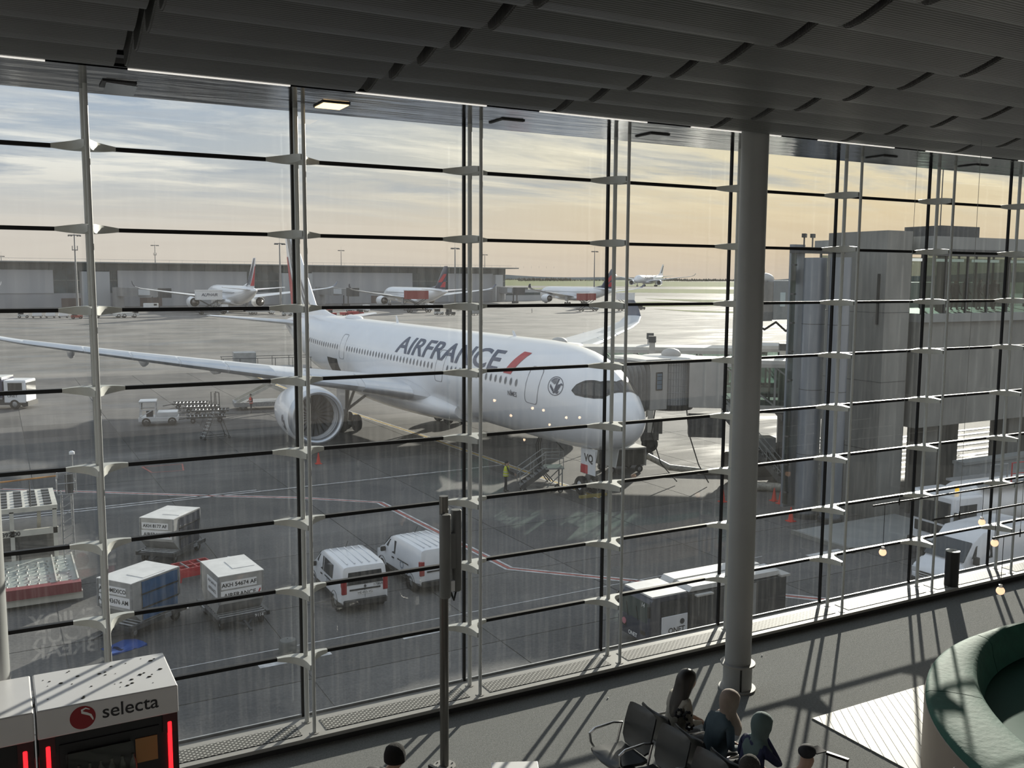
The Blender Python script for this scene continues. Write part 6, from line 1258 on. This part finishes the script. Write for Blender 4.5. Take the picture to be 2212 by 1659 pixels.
def machine(label, x0, x1, lit_window):
    t = thing('drinks_machine', label, 'vending machine', ((x0+x1)/2, -2.42, 0)); w = (x1-x0)/2; yf, yb = -.41, .41
    body = B().b2((-w, yf+.06, .03), (w, yb, 1.80)).obj('cabinet', VMB, t, bevel=.01)
    hd = B().b2((-w, yf, 1.80), (w, yb+.005, 2.05)).obj('header', VMW, t, bevel=.012)
    for s_ in (1, -1): B().b2((s_*(w-.13), yf+.03, 1.62), (s_*(w-.01), yf+.065, 1.80)).obj('maroon_fascia', VMR, body)
    for s_ in (1, -1): B().b2((s_*(w-.075)-.017, yf+.02, .1), (s_*(w-.075)+.017, yf+.06, 1.72)).obj('led_strip', LED, body, bevel=.01)
    ux, uy = Vector((1, 0, 0)), Vector((0, 0, 1))
    if lit_window:
        b = B(); c = Vector((-.21, yf-.002, 1.925)); b.add([c+ux*.10*math.cos(2*PI*i/32)+uy*.10*math.sin(2*PI*i/32) for i in range(32)], [tuple(range(32))]); b.obj('round_logo', SRED, hd)
        b = B(); s_curve(b, c, .10, ux, uy, Vector((0, -.003, 0))); b.obj('logo_swoosh', WLET, hd)
        text('selecta', .165, INK, hd, (.165, yf-.003, 1.935), ux, uy, bold=.0012)
        fr = B().b2((-w+.16, yf+.045, .35), (w-.16, yf+.065, 1.70)).obj('door', VMB, body)
        B().b2((-w+.22, yf+.02, .5), (w-.40, yf+.05, 1.62)).obj('display_back', mat('display_dark', (.02, .02, .018), .5), fr)
        for z in (.62, .95, 1.28): B().b2((-w+.23, yf-.0, z-.02), (w-.41, yf+.05, z)).obj('shelf', SHL, fr)
        B().b2((w-.36, yf+.035, 1.40), (w-.18, yf+.05, 1.62)).obj('payment_sticker', mat('sticker_orange', (.40, .20, .07), .5), fr); B().b2((w-.33, yf+.03, 1.1), (w-.24, yf+.05, 1.26)).obj('card_reader', mat('reader_violet', (.10, .08, .16), .4), fr); B().b2((w-.35, yf+.03, .85), (w-.22, yf+.05, 1.0)).obj('keypad', DKGREY, fr)
        B().b2((-w+.20, yf-.025, .5), (w-.38, yf-.02, 1.64)).obj('display_glass', glassmat('machine_glass', (.85, .87, .86), .8), fr)
    # printed back toward the window
    bk = B().b2((-w+.02, yb, .06), (w-.02, yb+.012, 1.80)).obj('back_panel', mat('machine_back_dark', (.035, .035, .037), .5), t)
    if lit_window:
        vx = Vector((-1, 0, 0))
        for i, s_ in enumerate(('ENJOY', 'YOUR', 'BREAK')): text(s_, .27, WLET, bk, (.0-.1, yb+.016, 1.17-.20*i), vx, uy, bold=.005)
        b = B(); c = Vector((.13, yb+.008, 1.925)); b.add([c+vx*.10*math.cos(2*PI*i/32)+uy*.10*math.sin(2*PI*i/32) for i in range(32)], [tuple(range(32))]); b.obj('round_logo', SRED, hd)
        text('selecta', .16, INK, hd, (-.22, yb+.009, 1.93), vx, uy, bold=.001); B().b2((-w+.02, yb+.0, 1.70), (w-.02, yb+.014, 1.80)).obj('red_band', SRED, bk)
    return t
machine('white-topped selecta drinks machine with glowing red edge strips', .135, 1.245, True)
machine('neighbouring drinks machine cut by the left frame edge', -.99, .115, False)
bt0 = B().lathe([(.0, 0), (.033, 0), (.034, .12), (.028, .16), (.013, .19), (.013, .22), (.0, .222)], 12).mesh('drink_bottle'); bt0.materials.append(BOTL)
for z, nm in ((1.285, 'top'), (.955, 'middle')):
    for i in range(6): o = link('drink_bottle', bt0, None, (.135+.30+i*.085, -2.81, z)); tag(o, '%s drink bottle from the left on the %s shelf of the selecta machine' % (['first', 'second', 'third', 'fourth', 'fifth', 'sixth'][i], nm), 'bottle', 'bottles on the %s machine shelf' % nm)
dm = B(); random.seed(3)
for i in range(34):
    x, y, r = .2+random.random()*.98, -2.75+random.random()*.68, .004+.010*random.random()**2; dm.ball((x, y, 2.052), (r*1.6, r, r*.5), 6, 4)
tag(dm.obj('dust_clumps', mat('dust_grey', (.10, .10, .09), .9)), 'dark dust clumps scattered on top of the selecta machine', 'dust', kind='stuff')
# ---- antenna pole
pl = thing('antenna_pole', 'slim steel pole carrying two grey cylindrical antennas', 'pole', (4.30, -1.73, 0))
POLM = mat('pole_bronze_steel', (.16, .155, .145), .28, .7); ANT = mat('antenna_grey', (.16, .165, .16), .45, var=.04)
B().tube([(0, 0, 0), (0, 0, 3.18)], .051, 20).obj('pole', POLM, pl); B().lathe([(.0, .012), (.13, .012), (.13, 0)], 28).obj('base_plate', SILLM, pl)
for i in range(6): a = 2*PI*i/6; B().cyl((.1*math.cos(a), .1*math.sin(a), .012), (.1*math.cos(a), .1*math.sin(a), .02), .01, 8).obj('bolt', DKGREY, pl)
for c, z0, z1 in (((-.035, -.115), 2.05, 3.0), ((.165, .03), 2.06, 3.0)):
    an_ = B().lathe([(.0, z0), (.055, z0), (.064, z0+.012), (.064, z1-.012), (.055, z1), (.0, z1)], 24, (c[0], c[1], 0)).obj('antenna', ANT, pl)
    for z in (2.3, 2.75): B().bar((0, 0, z), (c[0], c[1], z), .03, .05).obj('clamp', STEEL, an_)
B().b2((.06, -.06, 2.35), (.12, .0, 2.75)).obj('junction_box', ANT, pl); B().b2((.03, -.10, 2.1), (.09, -.05, 2.22)).obj('cable_box', WHITE, pl); B().tube([(.05, -.06, 2.1), (.10, -.05, 1.98), (.16, .02, 2.06)], .012, 6).obj('cable', BLACK, pl)
# ---- black cylinder on the sill
bn = thing('black_bin', 'black cylinder with a pale round lid standing on the window sill', 'bin', (14.93, -.44, ZS)); B().lathe([(.0, 0), (.12, 0), (.12, .63), (.0, .63)], 32).obj('body', VMB, bn); B().lathe([(.119, .63), (.119, .642), (.0, .642)], 32).obj('lid', mat('lid_pale', (.42, .43, .40), .4), bn)
for i in range(2): B().b2((-.05, -.03+.04*i, .642), (.05, -.015+.04*i, .644)).obj('lid_print', INK, bn)
# ---- beam seating, two rows back to back
LEA = mat('black_leather', (.022, .026, .028), .30, var=.15, vs=5, spec=.6)
def shell(pts, w, th):
    b = B(); n = len(pts); rg = []
    for (x, z, hw, bow) in pts:
        rg.append([Vector((x+bow*(abs(q)**2), q*hw, z)) for q in (-1, -.85, -.5, 0, .5, .85, 1)]+[Vector((x+bow*(abs(q)**2)-th*.6, q*hw, z-th)) for q in (1, .85, .5, 0, -.5, -.85, -1)])
    return b.loft(rg, True)
seat_m = shell([(.48, .425, .22, -.03), (.46, .445, .245, -.02), (.30, .445, .25, 0), (.12, .425, .25, 0), (.03, .435, .24, 0)], .5, .035).mesh('seat', 50); seat_m.materials.append(LEA)
back_m = shell([(.035, .46, .18, .0), (.0, .52, .245, .015), (-.04, .68, .25, .025), (-.085, .82, .245, .03), (-.105, .875, .235, .03), (-.115, .885, .20, .03)], .5, .022).mesh('backrest', 50); back_m.materials.append(LEA)
arm_m = B().tube([(.06, 0, .40), (.03, 0, .52), (-.0, 0, .63), (.12, 0, .655), (.36, 0, .64), (.43, 0, .60), (.42, 0, .50), (.36, 0, .40), (.26, 0, .36)], .015, 8).mesh('armrest'); arm_m.materials.append(CHROME)
slot_m = B().b2((.0, -.10, .475), (.012, .10, .505)).mesh('back_slot'); slot_m.materials.append(WLET)
def bench(label, x, ys, rz):
    t = thing('seating_bench', label, 'bench', (x, 0, 0), rz, 'black beam seating'); s_ = -1 if abs(rz) > 1 else 1
    for y in ys:
        link('seat', seat_m, t, (0, s_*y, 0)); link('backrest', back_m, t, (0, s_*y, 0))
    for y in [ys[0]+.285]+[y-.285 for y in ys]: link('armrest', arm_m, t, (0, s_*y, 0))
    y0, y1 = s_*(ys[0]+.25), s_*(ys[-1]-.25); B().b2((.16, min(y0, y1), .29), (.24, max(y0, y1), .36)).obj('beam', DKGREY, t)
    for y in (ys[0]-.1, ys[-1]+.1): B().bar((.2, s_*y, .3), (.2, s_*y, .04), .06).bar((.0, s_*y, .02), (.46, s_*y, .02), .06, .035).obj('leg', CHROME, t)
bench('front row of shiny black seats facing the drinks machine', 5.99, [-3.13, -3.71, -4.29, -4.87], PI)
bench('rear row of black seats occupied by travellers, facing the column', 6.26, [-3.20, -3.78, -4.36, -4.94], 0)
pw_ = thing('power_strip', 'white power outlet block between the two seat rows', 'power outlet', (6.12, -3.42, .02)); B().b2((-.035, -.04, 0), (.035, .04, .46)).obj('housing', WLET, pw_)
for i in range(3): B().b2((-.04, -.025, .16+i*.09), (-.034, .025, .22+i*.09)).obj('socket', VMB, pw_)
# ---- travellers
CRM = mat('cream_knit', (.36, .34, .29), .9, var=.1, vs=30, bump=.4, bs=120); JEAN = mat('grey_jeans', (.16, .18, .21), .85, var=.1, vs=20); TEAL = mat('dusty_blue_cloth', (.055, .085, .105), .85, var=.1, vs=15); BEI = mat('beige_headscarf', (.27, .215, .18), .85, var=.08, vs=12); TLS = mat('teal_headscarf', (.10, .15, .15), .85, var=.08, vs=12)
SC_ = .90
def scarf(t, m_, J, drape=True):
    h = Vector(J['h1'][0]); b = B(); rg = []
    for z, rx, ry, ox in ((.146, .004, .004, -.03), (.142, .035, .033, -.03), (.128, .068, .064, -.028), (.10, .10, .092, -.022), (.06, .122, .112, -.018), (.01, .132, .118, -.016), (-.04, .126, .114, -.02), (-.09, .108, .10, -.03), (-.13, .098, .098, -.042), (-.165, .112, .125, -.05), (-.21, .14, .175, -.055), (-.27, .165, .205, -.055), (-.33, .16, .19, -.06)):
        rg.append([Vector((h.x+ox+rx*math.cos(a)*(.80 if math.cos(a) > .5 and -.1 < z < .06 else 1), ry*math.sin(a), h.z+z+(.03*math.cos(a*3) if z < -.15 else 0))) for a in [2*PI*i/20 for i in range(20)]])
    b.loft(rg, False).obj('headscarf', m_, t, sharp=80)
J = seated(lean=.10, hl=(.34, .07, .74), hr=(.34, -.07, .74), headfwd=.06, headturn=-.25)
p1 = figure('person', 'seated traveller with long dark hair in cream sweater with black flowers', (6.42, -3.22, 0), rad(-8), J, 'travellers seated in the lounge', [CRM, JEAN, SKIN, SHOE], SC_)
h = Vector(J['h1'][0]); rg = []
for z, rx, ry, ox in ((.148, .004, .004, -.03), (.143, .04, .038, -.03), (.125, .075, .07, -.028), (.09, .108, .10, -.025), (.04, .122, .118, -.035), (-.02, .112, .128, -.055), (-.09, .095, .138, -.08), (-.18, .08, .145, -.115), (-.28, .07, .14, -.155), (-.40, .055, .12, -.19), (-.50, .035, .08, -.21), (-.56, .01, .03, -.21)): rg.append([Vector((h.x+ox+rx*math.cos(a), ry*math.sin(a), h.z+z)) for a in [2*PI*i/18 for i in range(18)]])
B().loft(rg, True).obj('long_hair', HAIR, p1, sharp=80)
fb = B()
for (fy, fx, fz) in ((-.245, .05, .95), (-.20, -.045, .98), (-.255, .08, .82)):
    for i in range(7): a = 2*PI*i/7; fb.ball((fx+.045*math.cos(a), fy, fz+.045*math.sin(a)), (.02, .022, .02), 8, 6)
fb.obj('flower_print', CLD, p1)
J = seated(lean=.12, hl=(.36, .06, .70), hr=(.36, -.06, .70), headfwd=.08, headturn=-.2, hdown=.03)
p2 = figure('person', 'seated traveller in beige headscarf and blue-grey top looking down', (6.44, -3.85, 0), rad(-5), J, 'travellers seated in the lounge', [TEAL, CLD, SKIN, SHOE], SC_); scarf(p2, BEI, J)
J = seated(lean=.08, hl=(.30, .10, .68), hr=(.18, -.06, 1.16), er=(.26, -.22, .88), headfwd=.07, headturn=-.35)
p3 = figure('person', 'seated traveller in teal headscarf and navy top, hand raised to face', (6.42, -4.42, 0), rad(-5), J, 'travellers seated in the lounge', [CLN, CLD, SKIN, SHOE], SC_); scarf(p3, TLS, J)
J = seated(lean=.1, headfwd=.06); p4 = figure('person', 'traveller in black peaked cap at the bottom edge of the frame', (6.36, -5.06, 0), rad(-5), J, 'travellers seated in the lounge', [CLD, CLD, SKIN, SHOE], SC_*.97)
h = Vector(J['h1'][0]); B().ball((h.x-.01, 0, h.z+.07), (.10, .092, .075), 14, 8).box((h.x+.13, 0, h.z+.055), (.14, .14, .012)).obj('peaked_cap', CLD, p4)
J = seated(lean=-.02, headfwd=.0); p5 = figure('person', 'hooded traveller in dark coat in the front seat row, only the hood showing', (5.97, -4.88, 0), PI, J, 'travellers seated in the lounge', [CLD, CLD, SKIN, SHOE], SC_*.93); h = Vector(J['h1'][0]); B().ball((h.x-.02, 0, h.z), (.125, .115, .135), 14, 9).ball((h.x-.05, 0, h.z-.16), (.13, .17, .08), 12, 7).obj('fur_hood', mat('fur_grey', (.07, .068, .062), .95, bump=1, bs=90), p5)
J = seated(lean=.10, hr=(.21, -.06, 1.12), er=(.24, -.2, .86), hl=(.3, .1, .70), headfwd=.08, headturn=-.1)
p6 = figure('person', 'traveller in black knitted beanie and dark jacket at the bottom left', (2.93, -3.20, -.02), rad(-6), J, 'travellers seated in the lounge', [CLD, CLD, SKIN, SHOE], SC_*.97); h = Vector(J['h1'][0])
B().lathe([(.0, .155), (.06, .145), (.10, .11), (.118, .05), (.12, .0), (.118, -.03)], 20, (h.x-.02, 0, h.z)).obj('beanie', mat('black_knit', (.010, .010, .010), .95, bump=.8, bs=120), p6); B().ball((-.03, 0, 1.12), (.12, .17, .075), 14, 8).obj('jacket_hood', CLD, p6)
sb_ = thing('seat_bench_stub', 'dark upholstered bench under the traveller with the beanie', 'bench', (2.85, -3.3, 0)); B().b2((-.3, -.7, .28), (.25, .7, .44)).obj('cushion', LEA, sb_, bevel=.04); B().b2((-.25, -.6, 0), (.2, .6, .28)).obj('plinth', VMB, sb_)
def suitcase(label, x, y, m_):
    t = thing('suitcase', label, 'suitcase', (x, y, 0), rad(20), 'cabin suitcases'); B().b2((-.12, -.19, .06), (.12, .19, .58)).obj('shell', m_, t, bevel=.04); B().tube([(-.08, -.1, .58), (-.08, -.1, 1.0), (-.08, .1, 1.0), (-.08, .1, .58)], .011, 8).obj('pull_handle', CHROME, t); B().box((-.08, 0, 1.0), (.03, .22, .028)).obj('grip', VMB, t)
    for sx_ in (-.09, .09):
        for sy_ in (-.15, .15): B().cyl((sx_, sy_-.012, .03), (sx_, sy_+.012, .03), .03, 10).obj('castor', RUBBER, t)
suitcase('dark suitcase with raised handle left of the antenna pole', 3.52, -3.42, VMB); suitcase('dark suitcase with raised handle right of the seated travellers', 7.05, -5.02, DKGREY)
tb2 = thing('white_side_table', 'white square side table corner at the bottom edge', 'table', (4.55, -2.98, 0), rad(-25)); B().b2((-.25, -.25, .42), (.25, .25, .45)).obj('top', WLET, tb2, bevel=.006); B().cyl((0, 0, .02), (0, 0, .42), .03, 14).obj('leg', CHROME, tb2); B().lathe([(.0, .02), (.2, .015), (.2, 0)], 24).obj('foot', CHROME, tb2)
for i, (x, y) in enumerate(((1646, 1417), (1313, 1509))): p = G(x, y, 0); tag(B().ball((p.x, p.y, .008), (.014, .01, .008), 8, 5).obj('crumb', WLET), ['pale crumb on the carpet just right of the round column', 'pale crumb on the carpet left of the seat rows'][i], 'litter')
# ---- curved green sofa with chrome rail
GRN = mat('green_velvet', (.018, .105, .075), .75, var=.12, vs=6, bump=.25, bs=14); SHELLM = mat('sofa_shell_taupe', (.30, .245, .20), .45, var=.06, vs=3)
sf = thing('curved_sofa', 'large curved booth sofa in green velvet with a taupe shell', 'sofa', (11.66, -7.18, 0))
R1 = 3.78; c2 = Vector((.71, .02)); R2 = 3.62
def inner(a):
    d = Vector((math.cos(a), math.sin(a))); bq = d.dot(c2); return bq+math.sqrt(max(0, bq*bq-(c2.length_squared-R2*R2)))
def ring(a0, a1, n, fprof):
    b = B(); rg = []
    for i in range(n+1):
        a = a0+(a1-a0)*i/n; ri = inner(a); rg.append([Vector((r*math.cos(a), r*math.sin(a), z)) for r, z in fprof(ri)])
    return b.loft(rg, True)
SA0, SA1 = rad(62), rad(262)
ring(SA0, SA1, 70, lambda ri: [(R1, 0), (R1, .80), (R1-.03, .82), (R1-.06, .80), (R1-.06, 0)]).obj('outer_shell', SHELLM, sf)
cuts = [62, 96, 130, 163, 192, 221, 250, 262]
for a0, a1 in zip(cuts, cuts[1:]):
    def pf_(ri):
        L_ = R1-.01-ri; return [(R1-.01, .80), (R1-.012, .87), (R1-.05, .895), (R1-L_*.35, .915), (R1-L_*.7, .91), (ri+.05, .895), (ri+.0, .85), (ri-.03, .70), (ri-.10, .50), (ri+.02, .48), (ri+.06, .80)]
    ring(rad(a0+.12), rad(a1-.12), 16, pf_).obj('back_cushion', GRN, sf, sharp=60)
ring(SA0, SA1, 60, lambda ri: [(ri-.05, .12), (ri-.05, .47), (ri-.62, .47), (ri-.66, .43), (ri-.66, .12)]).obj('seat_cushion', mat('green_velvet_seat', (.02, .10, .075), .8), sf, sharp=50)
rp = [(3.72*math.cos(rad(150)), 3.72*math.sin(rad(150)), .66)]+[(3.95*math.cos(rad(a)), 3.95*math.sin(rad(a)), .62) for a in range(153, 262, 4)]
B().tube(rp, .027, 10).obj('chrome_rail', CHROME, sf)
for a in (176, 203, 230): B().tube([(3.95*math.cos(rad(a)), 3.95*math.sin(rad(a)), .62), (3.95*math.cos(rad(a)), 3.95*math.sin(rad(a)), .02)], .018, 8).lathe([(.0, .02), (.05, .02), (.05, 0)], 16, (3.95*math.cos(rad(a)), 3.95*math.sin(rad(a)), 0)).obj('rail_post', CHROME, sf)
# ---- pendant globes on long bars
GLO = mat('pendant_glow', (1, .70, .48), .4, emit=1.35, ecol=(1, .56, .34)); FIL = mat('filament_glow', (1, .85, .6), .4, emit=6, ecol=(1, .80, .55))
for i, (y, x0, gl, lb) in enumerate(((-2.06, 10.86, ((11.11, 1.688), (13.33, 1.865)), 'highest black lamp bar with two globes nearest the glass'), (-2.98, 10.94, ((12.30, 1.902),), 'middle black lamp bar with one globe'), (-3.94, 10.82, ((11.04, 1.69),), 'nearest black lamp bar with the lowest hanging globe'))):
    t = thing('pendant_lamp_bar', lb, 'pendant lamp', (x0, y, 2.4), group='pendant lamp bars'); B().cyl((0, 0, 0), (7, 0, 0), .014, 10).obj('bar', DKGREY, t)
    for q in (.55, 3.6): B().cyl((q, 0, 0), (q, 0, 5.04), .003, 5).obj('suspension_wire', STEEL, t)
    B().tube([(.5, -.03, .0), (.55, 0, .05), (.6, .03, 0), (.55, 0, -.05), (.5, -.03, 0)], .006, 6).obj('cable_tie', BLACK, t)
    for gx, gz in gl:
        B().cyl((gx-x0, 0, 0), (gx-x0, 0, gz-2.4+.06), .004, 6).obj('cord', BLACK, t); g = B().ball((gx-x0, 0, gz-2.4), .052, 20, 14).obj('globe', GLO, t); B().ball((gx-x0, 0, gz-2.4), .02, 10, 6).obj('filament', FIL, g); B().lathe([(.0, .085), (.022, .08), (.026, .045)], 14, (gx-x0, 0, gz-2.4)).obj('lamp_cap', CHROME, t)
# lamps under the gallery (they show as warm dots mirrored in the panes)
for i, (x, z) in enumerate(((12.89, 1.99), (14.19, 1.68), (14.58, 1.59), (13.45, 1.50), (15.4, 1.31), (15.9, 1.28), (14.8, 1.13), (13.91, .73))):
    k = .919; xx, zz = x*k, 5.603-(5.603-z)*k; t = thing('gallery_pendant', 'small globe pendant under the gallery, number %s counted from the left' % ['one', 'three', 'five', 'two', 'seven', 'eight', 'six', 'four'][i], 'pendant lamp', (xx, -11.5, zz), group='globe pendants under the gallery'); B().ball((0, 0, 0), .038, 14, 10).obj('globe', mat('gallery_globe', (1, .75, .5), .4, emit=22, ecol=(1, .70, .45)), t); B().cyl((0, 0, .05), (0, 0, 3.55-zz), .004, 6).obj('cord', BLACK, t)
